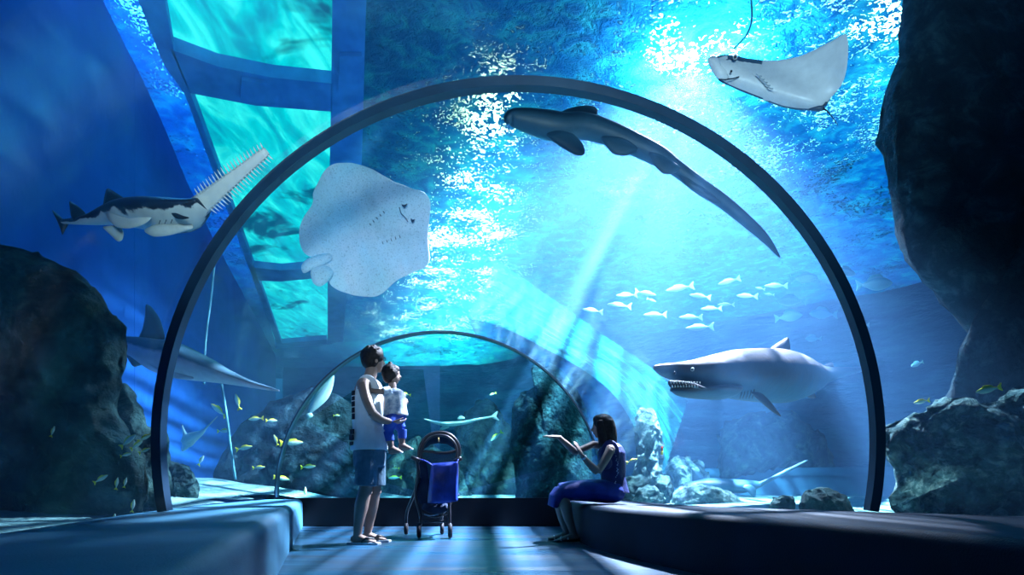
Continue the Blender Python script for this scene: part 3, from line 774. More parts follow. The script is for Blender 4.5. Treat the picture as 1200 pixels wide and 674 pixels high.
# --- cownose ray top right
def cownose():
    r = empty('cownose_ray', P(900, 95, 4.7), 'white bellied ray with raised wing and small eye beside the glaring light', 'ray')
    ol = [(828, 71), (832, 68), (839, 67), (843, 64.5), (848, 63.5), (862, 65), (877, 68.5), (896, 71), (911, 71), (924, 69), (940, 65), (953, 59), (967, 52), (980, 45), (992, 38.5), (994, 50), (994, 65), (992, 83), (988, 97), (981, 107), (974, 114), (968, 125), (959, 129), (949, 130), (934, 129), (917, 126), (903, 121), (890, 115.5), (876, 110), (863, 105), (852, 100), (843, 96), (839, 91), (833, 82)]
    M = attr_mat('cownose_skin', (.86, .90, .92), (.05, .09, .15), .55, .06, 6, .12, .38, bump=.05)
    def dist(x, y):   # distance from the body's axis in pixels
        a = Vector((830, 76)); b = Vector((962, 126)); p = Vector((x, y)); ab = b-a; t = max(0, min(1, (p-a).dot(ab)/ab.dot(ab)))
        return (p-(a+ab*t)).length
    df = lambda x, y: 4.75-.35*max(0, (x-900)/95)**1.5*(1-.5*max(0, min(1, (y-80)/50)))
    o = blob('body', ol, 4.7, .1, M, rough=0, parent=r, depth_fn=df, seg=150, rings=24, power=.55, thick_fn=lambda x, y, t: .018+.135*math.exp(-(dist(x, y)/19)**2))
    nv = len(o.data.vertices); half = (nv-150)//2; vals = []
    for i, v in enumerate(o.data.vertices):
        back = .15 if i < half else .95
        if i >= nv-150: back = .62
        w = v.co+r.location; px = CX+w.x/w.y*F; py = HY-(w.z-CH)/w.y*F
        if i < half:
            j = (i-1)//150 if i else 0; t = math.sin(PI/2*(j+1)/24)
            if t > .93 and (px < 895 or py > 118): back = .50+.3*(t-.93)/.07
            if px < 893 and py < 63.5+4+(px-848)*.13+2 and px > 852: back = .95
        vals.append(back)
    at = o.data.attributes.new('back', 'FLOAT', 'POINT'); at.data.foreach_set('value', vals)
    g = lambda l, dd=-.09: [P(a, b, df(a, b)+dd) for a, b in l]
    MB().ball(P(861.5, 66.8, 4.62)-r.location, .019).build('eye', M_eyewhite, r)
    MB().ball(P(861.5, 66.9, 4.605)-r.location, .011).build('pupil', M_eye, r)
    line('mouth', g([(842, 93), (850, 93.5), (859, 92), (866, 90)], -.115), .004, M_dark, r)
    MB().ball(P(857, 83.5, 4.61)-r.location, .009).build('nostril', M_dark, r)
    Mg = simple('gill_shade', (.42, .50, .55), (.36, .44, .5), 20, .5)
    for i in range(5):
        x = 886+3.4*i; y = 87+3.6*i
        line('gill_slit', g([(x, y), (x+3, y+2.2), (x+6.5, y+2.5)], -.145), .0045, Mg, r)
    # the cephalic lobe: a fold running down the snout
    fin('head_lobe', g([(829, 70), (836, 67), (841, 69), (842, 76), (846, 84), (854, 90), (848, 93), (841, 91), (836, 84)], -.06), .09, M, r, .35)
    line('tail', [P(956, 124, 4.66), P(963, 125.5, 4.62), P(969, 130, 4.6), P(976, 138, 4.58), P(982, 147, 4.56)], [.014, .010, .006, .004, .002], M_dark, r)
    fin('pelvic_fin', g([(947, 128), (956, 123), (965, 124), (966, 129), (958, 131)], -.03), .04, M, r, .7)
cownose()

# --- slender long tailed shark overhead
def zebra():
    r = empty('leopard_shark', P(740, 165, 5.85), 'slender dark shark overhead with very long sweeping tail', 'shark')
    M = attr_mat('leopard_shark_skin', (.02, .08, .125), (.004, .016, .03), .45, .12, 8, .25, .5)
    sp = [(593, 141, 4), (600, 138, 9), (618, 141, 12.5), (640, 146, 15), (660, 149, 15), (684, 148, 14), (708, 154, 13), (737, 166, 12), (770, 182, 11), (794, 198, 8.5), (823, 220, 8.5), (847, 236, 7.5), (877, 261, 6.5), (898, 281, 4.5), (914, 302, 1)]
    body('body', [P(a, b, 5.7+.02*i) for i, (a, b, h) in enumerate(sp)], [(h*.0085, h*.0083, h*.0083) for *_, h in sp], M, r, (0, .3, .95))
    g = lambda l, d=5.75: [P(a, b, d) for a, b in l]
    fin('pectoral_fin', g([(654, 135), (664, 129), (680, 125), (694, 125), (699, 131), (695, 140), (686, 148), (668, 145)], 5.8), .05, M, r, .8)
    fin('pectoral_fin', g([(641, 158), (650, 166), (662, 174), (674, 181), (682, 181), (684, 176), (681, 168), (672, 158), (656, 154)], 5.6), .05, M, r, .3)
    fin('dorsal_fin', g([(700, 142), (716, 146), (733, 152), (738, 158), (730, 164), (710, 156)], 5.85), .05, M, r, 1)
    fin('pelvic_fin', g([(704, 160), (712, 172), (720, 181), (734, 182), (748, 174), (730, 162)], 5.72), .04, M, r, .3)
    fin('dorsal_fin', g([(755, 166), (768, 170), (779, 178), (782, 186), (768, 184)], 5.9), .04, M, r, 1)
    fin('anal_fin', g([(760, 178), (768, 194), (778, 204), (790, 202), (797, 196), (780, 184)], 5.75), .04, M, r, .35)
    fin('tail_fin', g([(795, 198), (799, 211), (808, 219), (820, 226), (833, 236), (845, 238), (828, 222)], 5.85), .04, M, r, .4)
zebra()

# --- big toothy shark on the right
def tiger():
    r = empty('sand_tiger_shark', P(880, 440, 6.2), 'large grey brown shark with open jaws and ragged teeth on the right', 'shark')
    M = attr_mat('sand_tiger_skin', (.012, .07, .13), (.055, .05, .065), .33, .12, 3.2, .55, .62, bump=.5)
    sp = [(766.5, 431, 5.75, 2.0, 2.5, 2.5), (775, 431.5, 5.77, 9, 5, 8), (790, 433, 5.82, 15, 8, 12.5), (810, 436, 5.9, 22, 14, 16.5), (832, 438, 6.0, 27, 21.5, 22), (856, 440, 6.12, 31, 29, 26), (880, 441, 6.3, 33, 32, 29), (905, 442, 6.6, 33, 33, 30), (925, 443, 7.0, 30, 30, 28), (943, 443, 7.9, 25, 20, 20), (958, 441, 9.4, 18, 12, 12), (980, 437, 11, 10, 7, 7), (1002, 434, 12.6, 5, 4, 4), (1012, 432, 13.2, 2.5, 3, 3)]
    body('body', [P(a, b, c) for a, b, c, *_ in sp], [(w*c/700, u*c/700, dn*c/700) for _, _, c, w, u, dn in sp], M, r, (0, .05, 1), n=36)
    g = lambda l, d: [P(a, b, d) for a, b in l]
    fin('dorsal_fin', g([(900, 412), (908, 405), (916, 400), (923, 395.5), (924.5, 404), (926, 420), (915, 420)], 6.75), .07, M, r, .9)
    fin('dorsal_fin', g([(962, 432), (969, 426), (976, 425), (977, 434)], 10), .06, M, r, .9)
    fin('pectoral_fin', g([(880, 460), (886, 466), (895, 474), (905, 482), (915, 488), (907, 477), (900, 468), (892, 461)], 5.9), .06, M, r, .9)
    fin('pelvic_fin', g([(940, 460), (947, 466), (956, 467), (953, 456)], 8.6), .05, M, r, .5)
    fin('tail_fin', g([(1002, 434), (1010, 427), (1022, 418), (1020, 427), (1015, 433), (1019, 441), (1011, 437)], 13), .06, M, r, .9)
    # jaws: dark gape and the pale lower jaw under it
    Ms = M
    near = 5.58
    fin('mouth', g([(784, 446), (795, 446.5), (806, 447.5), (816, 450), (827, 455), (822, 456), (810, 453.5), (797, 453.5), (787, 454.5)], near), .05, M_dark, r, .5)
    m = MB()
    for i in range(11):
        x = 786+3.4*i; a = P(x, 446.4+.12*i, near-.03)-r.location; m.tube([a, a+Vector((.004, 0, -.030+.001*i))], [.0085, .001], 5)
    for i in range(10):
        x = 788+3.3*i; a = P(x, 454-.02*i, near-.03)-r.location; m.tube([a, a+Vector((-.003, 0, .024))], [.007, .001], 5)
    m.build('teeth', M_teeth, r)
    jaw = [(787, 455, 5.66, 4, 2, 4), (797, 457, 5.68, 12, 3.5, 6), (810, 458.5, 5.75, 18, 4.5, 7), (826, 459, 5.88, 24, 6, 8), (848, 459, 6.05, 26, 8, 9)]
    body('lower_jaw', [P(a, b, c) for a, b, c, *_ in jaw], [(w*c/700, u*c/700, q*c/700) for _, _, c, w, u, q in jaw], M, r, (0, .05, 1), n=20)
    MB().ball(P(811.5, 433, 5.705)-r.location, .019).build('eye', M_eyewhite, r)
    MB().ball(P(811, 433, 5.69)-r.location, .009).build('pupil', M_eye, r)
    line('nostril', [P(790, 436, 5.68), P(791.5, 438, 5.67)], .012, M_dark, r)
    for i in range(5):
        x = 869+3.6*i
        line('gill_slit', [P(x+2.5, 441+.6*i, 5.99+.01*i), P(x+1, 452, 5.985+.01*i), P(x, 461, 6.0), P(x-2, 467, 6.05)], .006, M_dark, r)
tiger()

# --- left shark (shovel shaped snout) half hidden by the rock and the hoop
def shovel():
    r = empty('guitarfish', P(215, 420, 6.0), 'grey guitarfish with tall fin and long pointed snout behind the left hoop', 'guitarfish')
    M = attr_mat('guitarfish_skin', (.60, .58, .66), (.06, .14, .20), .52, .05, 7, .2, .45, bump=.2)
    sp = [(126, 403, 7, 7), (137, 404, 9, 9), (160, 408, 12, 13), (185, 417, 19, 19), (205, 422, 24, 20), (225, 428, 23, 17), (245, 434, 19, 13), (265, 441, 13, 8.5), (290, 449, 7, 4.5), (312, 454.5, 3.5, 2.5), (327, 458, 1, .8)]
    body('body', [P(a, b, 6.1-.03*i) for i, (a, b, w, h) in enumerate(sp)], [(w*.0095, h*.0088, h*.0088) for _, _, w, h in sp], M, r, (0, .12, .99), n=30)
    g = lambda l, d: [P(a, b, d) for a, b in l]
    fin('dorsal_fin', g([(163, 396), (168, 386), (171, 372), (171.5, 357.5), (178, 362), (186, 373), (190, 386), (193, 398)], 6.05), .06, M, r, 1)
    fin('pelvic_fin', g([(148, 414), (152, 422), (157, 430), (166, 427), (178, 424), (170, 414)], 6.0), .05, M, r, .8)
    fin('pectoral_fin', g([(176, 427), (186, 434), (196, 441), (212, 444), (226, 444), (220, 434), (200, 430)], 5.85), .05, M, r, .12)
shovel()

# --- distant sawfish above the sand
def far_saw():
    r = empty('sawfish', P(850, 570, 8.6), 'distant pale blue sawfish gliding over the sand, saw pointing up right', 'sawfish')
    M = attr_mat('far_sawfish_skin', (.05, .17, .26), (.02, .09, .15), .5, .1, 5, .2, .5)
    sp = [(800, 571, 5, 3), (815, 569, 9, 6), (832, 569, 14, 9), (850, 570, 17, 9), (868, 570, 17, 8), (882, 569, 12, 6), (893, 567, 6, 3)]
    body('body', [P(a, b, 8.6) for a, b, *_ in sp], [(w*.012, h*.012, h*.012) for _, _, w, h in sp], M, r)
    fin('dorsal_fin', [P(a, b, 8.6) for a, b in [(812, 568), (812, 556), (811, 549), (818, 552), (824, 560), (828, 566)]], .05, M, r, 1)
    fin('rostrum', [P(a, b, 8.5) for a, b in [(888, 566), (905, 558.5), (925, 548.5), (943, 540), (944.5, 542), (927, 551.5), (908, 561.5), (891, 571)]], .03, M, r, .2)
    fin('pectoral_fin', [P(a, b, 8.4) for a, b in [(868, 570), (876, 576), (884, 584), (886, 574), (880, 568)]], .04, M, r, .3)
far_saw()
# --- shapes seen through the end window
def far_ray(name, sp, d, fins, label, cat, mat):
    c = sp[len(sp)//2]; r = empty(name, P(c[0], c[1], d), label, cat)
    body('body', [P(a, b, d) for a, b, *_ in sp], [(w*d/700, h*d/700, h*d/700) for _, _, w, h in sp], mat, r)
    for nm, l in fins: fin(nm, [P(a, b, d) for a, b in l], .04, mat, r, .5)
M_pale = attr_mat('pale_shark_skin', (.30, .48, .48), (.16, .34, .36), .5, .15, 4, .2, .5)
far_ray('reef_shark', [(497, 491, 1, .5), (510, 495, 6, 1.8), (525, 497, 8, 2.6), (545, 495, 6, 2.3), (562, 491, 3, 1.4), (580, 488, 1.5, 1)], 11.5,
        [('pectoral_fin', [(520, 498), (514, 505), (528, 501)]), ('dorsal_fin', [(535, 492), (540, 486), (546, 491)]), ('tail_fin', [(574, 489), (584, 481), (581, 489), (586, 493)])],
        'pale slim shark gliding above the stroller behind the end window', 'shark', M_pale)
far_ray('grouper', [(391, 440, 1, .8), (386, 450, 3, 5), (378, 462, 4, 8), (369, 474, 3, 6), (362, 484, 1, 2)], 8.8,
        [('tail_fin', [(364, 482), (358, 486), (361, 492), (367, 488)])], 'long pale fish hanging nose up behind the father', 'fish', M_pale)
far_ray('stingray', [(214, 520, 1, 4), (219, 517, 3, 8), (227, 512, 3, 6), (236, 507, 2, 3), (243, 500, 1, 1), (255, 488, .4, .4)], 8.0,
        [('pectoral_fin', [(213, 496), (217, 506), (224, 514), (215, 518)]), ('pectoral_fin', [(214, 518), (224, 514), (234, 506), (222, 524), (213, 530)])], 'small pale stingray with thin tail behind the left hoop', 'stingray', M_pale)

# --- small fish
def fish_proto(name, hi, tailc, bodyc, backc):
    M = attr_mat(name+'_skin', bodyc, backc, .72, .12, 20, .1, .35, bump=.05)
    Mt = simple(name+'_fins', tailc, tailc, 10, .5)
    def make(p, L, ang, label, cat, group, yaw=0, nm=None):
        r = empty(nm or name, (0, 0, 0), label, cat, group)
        sp = [(.5, 0, .01), (.42, 0, .42), (.28, 0, .75), (.08, 0, 1), (-.14, 0, .85), (-.32, 0, .4), (-.44, 0, .2)]
        body('body', [Vector((x, 0, z)) for x, z, h in sp], [(hi*h*.45, hi*h, hi*h*.9) for x, z, h in sp], M, r, n=14, k=3)
        fin('tail_fin', [(-.40, 0, 0), (-.52, 0, .10), (-.64, 0, .18), (-.58, 0, 0), (-.64, 0, -.18), (-.52, 0, -.10)], .02, Mt, r, .5)
        fin('dorsal_fin', [(.22, 0, hi*.75), (.12, 0, hi*1.35), (-.15, 0, hi*1.2), (-.28, 0, hi*.5)], .02, Mt, r, .9)
        place(r, p, L, ang, yaw); return r
    return make
def place(r, p, L, ang, yaw):
    r.location = p; r.scale = (L, L, L); r.rotation_euler = (0, 0, 0)
    # nose direction ang degrees (0 = to the right, 180 = left) in the picture plane, yaw turns it in plan
    r.rotation_euler = (Matrix.Rotation(math.radians(yaw), 4, 'Z') @ (Matrix.Rotation(PI, 4, 'Z') @ Matrix.Rotation(-math.radians(180-ang), 4, 'Y') if 90 < abs(ang) <= 270 else Matrix.Rotation(-math.radians(ang), 4, 'Y'))).to_euler()
def copy_tree(o, parent=None):
    c = o.copy(); COL.objects.link(c); c.parent = parent
    for ch in list(o.children): copy_tree(ch, c)
    return c
def shoal(make, group, rows):
    proto = None
    for (px, py, Lpx, ang, yaw, d, label) in rows:
        L = Lpx*d/700/1.14; p = P(px, py, d)
        if proto is None: proto = make(p, L, ang, label, 'fish', group, yaw); continue
        c = copy_tree(proto); c['label'] = label; place(c, p, L, ang, yaw)
mk_silver = fish_proto('silver_fish', .12, (.12, .35, .42), (.04, .18, .25), (.28, .50, .56))
mk_teal = fish_proto('jack_fish', .22, (.10, .40, .45), (.25, .62, .68), (.08, .34, .44))
mk_yellow = fish_proto('fusilier_fish', .15, (.75, .75, .05), (.55, .85, .80), (.62, .70, .08))
shoal(mk_silver, 'silver shoal under the light shafts', [
    (693, 364, 26, 175, 10, 8.8, 'leftmost silver fish of the shoal, just above the tilted glass band'),
    (733, 346, 26, 182, 0, 9.3, 'silver fish at the upper left of the shoal'),
    (724, 358, 30, 176, 5, 8.8, 'long silver fish low at the left of the shoal, above the glass band'),
    (758, 344, 26, -10, 0, 8.8, 'silver fish nosing down right near the shoal top'),
    (764, 352, 12, -20, 0, 9.8, 'tiny bright silver fish tucked under a bigger one'),
    (795, 338, 34, 190, 0, 9.3, 'largest arched silver fish at the top centre of the shoal'),
    (819, 347, 26, 172, 0, 8.8, 'silver fish in the middle row right of centre'),
    (853, 330, 28, 195, 0, 9.8, 'topmost silver fish of the shoal, right of centre'),
    (874, 347, 26, 178, 0, 9.3, 'silver fish below the topmost one, slightly right'),
    (890, 338, 12, 170, 0, 9.8, 'tiny silver fish ahead of the upper right one'),
    (908, 335, 28, 180, 0, 9.4, 'silver fish nearest the hoop in the upper row'),
    (901, 345, 12, 175, 0, 9.8, 'small bright silver fish below the upper right one'),
    (832, 362, 26, 182, 0, 8.8, 'silver fish in the third row, right side'),
    (766, 369, 28, 180, 0, 8.8, 'silver fish at the lower left over the bubbles'),
    (808, 372, 28, 180, 0, 8.8, 'silver fish in the lower row, centre'),
    (818, 384, 34, 184, 0, 8.3, 'lowest silver fish of the shoal, above the toothy shark'),
    (850, 357, 20, 180, 0, 10.8, 'faint silver fish behind the middle of the shoal')])
shoal(mk_teal, 'deep bodied fish near the right hoop', [
    (944, 326, 32, 5, 0, 10, 'teal deep bodied fish just left of the hoop at its shoulder'),
    (990, 319, 30, -12, 0, 10, 'dark fish right of the hoop, behind the big rounded one'),
    (1027, 333, 44, 4, 0, 8.5, 'big rounded fish between hoop and rock overhang'),
    (926, 371, 34, 8, 0, 10.5, 'teal fish below the shoal, left of its twin'),
    (963, 368, 34, 178, 0, 11, 'teal fish just left of the hoop, level with its twin'),
    (952, 397, 20, 180, 0, 13, 'faint teal fish beside the toothy shark fin tip'),
    (1008, 381, 20, 180, 0, 13, 'faint teal fish right behind the hoop'),
    (926, 353, 34, 180, 0, 13.5, 'dim teal fish between the silver shoal and the hoop'),
    (1074, 427, 16, 200, 0, 8, 'small dim fish in open water left of the rock column')])
shoal(mk_yellow, 'yellow and pale fish around the tank', [
    (1157, 457, 32, 192, 0, 4.1, 'white bellied fish with yellow tail before the dark right rock'),
    (1079, 471, 20, 190, 0, 5.2, 'slim yellow fish just left of the dark rock column'),
    (741, 540, 14, 20, 0, 6.2, 'little pale fish beside the slim coral pillar'),
    (577, 462, 9, 200, 20, 9, 'tiny white and yellow fish high above the stroller'),
    (581, 512, 18, 220, 0, 10, 'pale fish with yellow tail left of the rock pillar'),
    (475, 462, 12, 170, 0, 8.6, 'tiny yellow fish just behind the small child'),
    (462, 560, 16, 182, 0, 9, 'pale fish with yellow tail right of the father shorts'),
    (463, 549, 9, 180, 0, 10, 'tiny pale fish above the one beside the father shorts'),
    (343, 519, 28, 2, 0, 8.8, 'long pale fish behind the glass left of the father'),
    (362, 547, 18, 5, 0, 8.8, 'slim yellowish fish low behind the glass left of the father'),
    (331, 561, 20, -10, 0, 9, 'fish at the bottom left corner of the end window'),
    (358, 576, 12, 90, 0, 8.9, 'stubby pale fish at the base of the end window'),
    (395, 487, 8, 0, 0, 8.9, 'tiny fish close behind the father back'),
    (255, 480, 24, 140, 0, 7.5, 'pale fish angled upward below the guitarfish snout'),
    (278, 470, 20, 105, 0, 7.5, 'upright pale fish directly under the guitarfish snout'),
    (299, 491, 18, 185, 0, 7.6, 'bright pale fish, upper right on the left glass'),
    (263, 505, 16, 3, 0, 7, 'pale fish crossing the bright glass seam'),
    (287, 525, 20, 12, 0, 7, 'bright yellow green fish right of the glass seam'),
    (304, 548, 15, 5, 0, 7.5, 'yellowish fish beside the small pillar on the sand'),
    (236, 539, 14, 60, 0, 7, 'thin fish rising above the small jagged boulder'),
    (323, 515, 14, 110, 0, 8, 'upright fish at the left edge of the end window'),
    (319, 493, 14, 0, 0, 9, 'dim fish right of the bright pale pair'),
    (151, 516, 24, 40, 0, 3.9, 'brightest yellow fish, top left of the cluster by the rocks'),
    (161, 521, 18, 35, 0, 4.0, 'yellow fish second from the top of the cluster by the rocks'),
    (170, 513, 18, 30, 0, 4.0, 'yellow fish at the top right of the cluster by the rocks'),
    (170, 528, 15, 25, 0, 4.0, 'yellow green fish at the right of the cluster by the rocks'),
    (148, 533, 14, 15, 0, 3.8, 'yellow fish under the brightest one of the cluster'),
    (119, 561, 20, 30, 0, 3.5, 'dull green fish, leftmost of the cluster by the rocks'),
    (137, 566, 15, 80, 0, 3.5, 'upright yellow fish low in the cluster'),
    (147, 565, 13, 75, 0, 3.5, 'upright yellow fish beside its twin low in the cluster'),
    (156, 592, 16, 80, 0, 3.7, 'steep yellow green fish near the bottom of the rocks'),
    (134, 607, 12, 80, 0, 3.5, 'lowest yellow fish by the rocks, just over the bench'),
    (62, 505, 14, 70, 0, 3.4, 'dim green fish against the huge mossy boulder'),
    (1130, 8, 10, 60, 0, 6.0, 'yellowish fish high up against the dark overhang')])
# the thin red and yellow float by the coral pillar
r = empty('marker_float', P(776, 530, 6.4), 'thin red and yellow float upright beside the coral pillar', 'float')
M_red = simple('float_red', (.9, .10, .05), (.8, .08, .04), 5, .4); M_yel = simple('float_yellow', (1.0, .85, .15), (.9, .75, .1), 5, .4); M_wht = simple('float_white', (.95, .95, .95), (.85, .9, .9), 5, .4)
kk = 6.4/700
for nm, a, b, mm, w in (('cap', (0, 6.5), (0, 1.5), M_red, 1.0), ('stripe', (0, 1.5), (-.4, -3), M_yel, 1.3), ('foot', (-.4, -3), (-.6, -7), M_wht, 1.3)):
    MB().tube([(a[0]*kk, 0, a[1]*kk), (b[0]*kk, 0, b[1]*kk)], [w*kk, w*kk], 10).build(nm, mm, r)
# thin air hose near the light, and glass seams
M_seam = simple('seam_silicone', (.08, .30, .38), (.05, .24, .32), 10, .6, .3)
m = MB(); m.tube(catmull([P(878, -20, 6.3), P(881, 10, 6.3), P(880, 28, 6.3), (P(874, 42, 6.3)), P(860, 57, 6.3)], 5), .010, 6)
tag(m.build('air_hose', M_seam), 'thin white hose curling down beside the glaring light', 'hose')
m = MB(); m.tube(catmull([P(251, 312, 7.4), P(247, 352, 7.35), P(241, 400, 7.3), P(239, 450, 7.2)], 5), .014, 6)
m.build('trim_6', M_seam, None, True, 'structure')
m = MB(); m.tube(catmull([P(259, 447, 7.0), P(266, 490, 7.0), P(271, 530, 7.0), P(276, 562, 7.0)], 5), .016, 6)
m.build('trim_7', M_seam, None, True, 'structure')
# ------------------------------------------------------------ visitors
M_skin = simple('skin', (.25, .18, .15), (.20, .145, .12), 6, .5, .35)
M_hair = simple('black_hair', (.010, .009, .012), (.003, .003, .004), 40, .6, .2, .4, 90)
M_shirt_t = NT('tank_top'); _v = M_shirt_t.coord()
_f = M_shirt_t.noise(_v, 9, 4)
_sep = M_shirt_t.n('ShaderNodeSeparateXYZ'); _tc = M_shirt_t.n('ShaderNodeTexCoord'); M_shirt_t.l(_tc.outputs['Object'], _sep.inputs[0])
_base = M_shirt_t.ramp(_f, [(.3, (.62, .72, .78)), (.7, (.78, .86, .90))])
M_shirt = M_shirt_t.end(M_shirt_t.bsdf(_base, .85, .1, 0, M_shirt_t.bump(M_shirt_t.noise(M_shirt_t.coord((1, 1, .35)), 14, 4), .5, .03)))
M_print = simple('shirt_print', (.012, .014, .03), (.008, .01, .02), 20, .8, .1)
M_denim = simple('denim', (.10, .17, .23), (.06, .12, .17), 14, .85, .1, .4, 60)
M_legging = simple('blue_legging', (.05, .12, .52), (.03, .08, .40), 14, .8, .1)
M_floral = simple('floral_blouse', (.75, .82, .86), (.22, .34, .50), 26, .85, .1)
M_navy = simple('navy_dress', (.010, .022, .13), (.006, .014, .08), 12, .6, .35, .4, 30)
M_skirt = simple('navy_skirt', (.012, .035, .26), (.008, .02, .15), 9, .6, .35, .5, 18)
M_sandal = simple('sandal', (.55, .62, .68), (.40, .46, .52), 20, .6)
M_blackshoe = simple('black_leather', (.01, .011, .014), (.006, .006, .009), 20, .35, .5)
M_white = simple('white_strap', (.80, .86, .90), (.70, .78, .82), 20, .5)
def head(m, c, r, fwd, up=(0, 0, 1)):
    """skull, jaw, nose, lips, brow and ears; r = half head height, fwd = where the face looks"""
    c = Vector(c); fwd = Vector(fwd).normalized(); up = Vector(up).normalized(); sd = fwd.cross(up).normalized(); up = sd.cross(fwd)
    R = Matrix((fwd, sd, up)).transposed()
    g = lambda x, y, z: c+R @ Vector((x*r, y*r, z*r))
    m.ball(g(-.05, 0, .20), (r*.80, r*.64, r*.78), R, 20, 14)
    m.ball(g(.16, 0, -.25), (r*.55, r*.50, r*.62), R, 16, 12)
    m.ball(g(.36, 0, -.72), (r*.24, r*.27, r*.22), R, 12, 8)     # chin
    m.tube([g(.66, 0, .12), g(.76, 0, -.08), g(.86, 0, -.24), g(.74, 0, -.32)], [r*.07, r*.09, r*.12, r*.09], 8)
    m.ball(g(.70, 0, -.50), (r*.09, r*.20, r*.05), R, 10, 6); m.ball(g(.68, 0, -.59), (r*.09, r*.17, r*.05), R, 10, 6)
    m.ball(g(.64, 0, .14), (r*.12, r*.42, r*.08), R, 10, 6)
    for s in (-1, 1): m.ball(g(-.04, s*.66, -.06), (r*.16, r*.07, r*.24), R, 10, 8)
    return g
def hand(m, wrist, d, n, curl=.2, size=1.0, thumb=1, spread=.012):
    """palm, four unequal bent fingers and a thumb; d = pointing direction, n = palm normal"""
    wrist = Vector(wrist); d = Vector(d).normalized(); n = Vector(n); n = (n-d*n.dot(d)).normalized(); s = d.cross(n)
    R = Matrix((d, s, n)).transposed(); z = size
    m.ball(wrist+d*.045*z, (.055*z, .040*z, .016*z), R, 12, 8)
    m.tube([wrist-d*.02, wrist+d*.04*z], [(.024*z, .019*z), (.030*z, .016*z)], 8)
    for i, (off, L) in enumerate(((-.030, .068), (-.010, .078), (.011, .073), (.030, .056))):
        p0 = wrist+d*.085*z+s*off*z; ps = [p0-d*.02*z]; q = p0; a = curl*.5
        for seg, fr in enumerate((.45, .32, .23)):
            q = q+(d*math.cos(a)+n*math.sin(a)+s*off*spread*20)*L*z*fr; ps.append(q.copy()); a += curl
        m.tube(ps, [.0095*z, .0088*z, .0078*z, .006*z], 7)
    q = wrist+d*.035*z+s*(-.032*thumb)*z
    m.tube([wrist+d*.02*z+s*(-.015*thumb)*z, q, q+(d*.7-s*.7*thumb+n*.25)*.032*z, q+(d*.95-s*.55*thumb+n*.4)*.058*z], [.013*z, .012*z, .0095*z, .0075*z], 7)
def foot(m, ankle, d, L=.25):
    a = Vector(ankle); d = Vector(d).normalized(); s = Vector((-d.y, d.x, 0)); k = L/.25
    g = lambda x, y, z: a+d*x*k+s*y*k+Vector((0, 0, z*k))
    m.tube([g(-.055, 0, -.05), g(-.03, 0, -.045), g(.04, 0, -.040), (g(.11, 0, -.056)), g(.16, 0, -.066)], [(.024, .024), (.034, .036), (.036, .034), (.043, .022), (.040, .014)], 12)
    for i, y in enumerate((-.032, -.014, .003, .019, .033)):
        m.tube([g(.15, y, -.068), g(.185-.006*i, y, -.070)], [.010*k, .008*k], 6)
def sole(par, ankle, d, L, name, mat, strap, h=.02):
    a = Vector(ankle)-par.location; d = Vector(d).normalized(); s = Vector((-d.y, d.x, 0)); k = L/.25
    out = [(-.085, -.018), (-.085, .018), (-.03, .034), (.06, .040), (.13, .048), (.185, .034), (.205, 0), (.185, -.036), (.13, -.048), (.06, -.040), (-.03, -.034)]
    z0 = -a.z-par.location.z+.002
    v = [a+d*x*k+s*y*k for x, y in out]; n = len(v); zz = -par.location.z+.002
    vv = [Vector((p.x, p.y, zz)) for p in v]+[Vector((p.x, p.y, zz+h)) for p in v]
    f = [tuple(range(n)), tuple(range(2*n-1, n-1, -1))]+[(i, (i+1) % n, n+(i+1) % n, n+i) for i in range(n)]
    o = mesh_obj(name, vv, f, mat, par, False)
    m = MB(); zt = zz+h
    for sg in (-1, 1):
        p = [a+d*.145*k, a+d*.09*k+s*sg*.034*k, a+d*.05*k+s*sg*.042*k]
        m.tube([Vector((p[0].x, p[0].y, zt+.024*k)), Vector((p[1].x, p[1].y, zt+.040*k)), Vector((p[2].x, p[2].y, zt+.004))], [.009*k]*3, 6)
    m.build('strap', strap, o)
    o.children[0].location = (0, 0, 0)
    return o

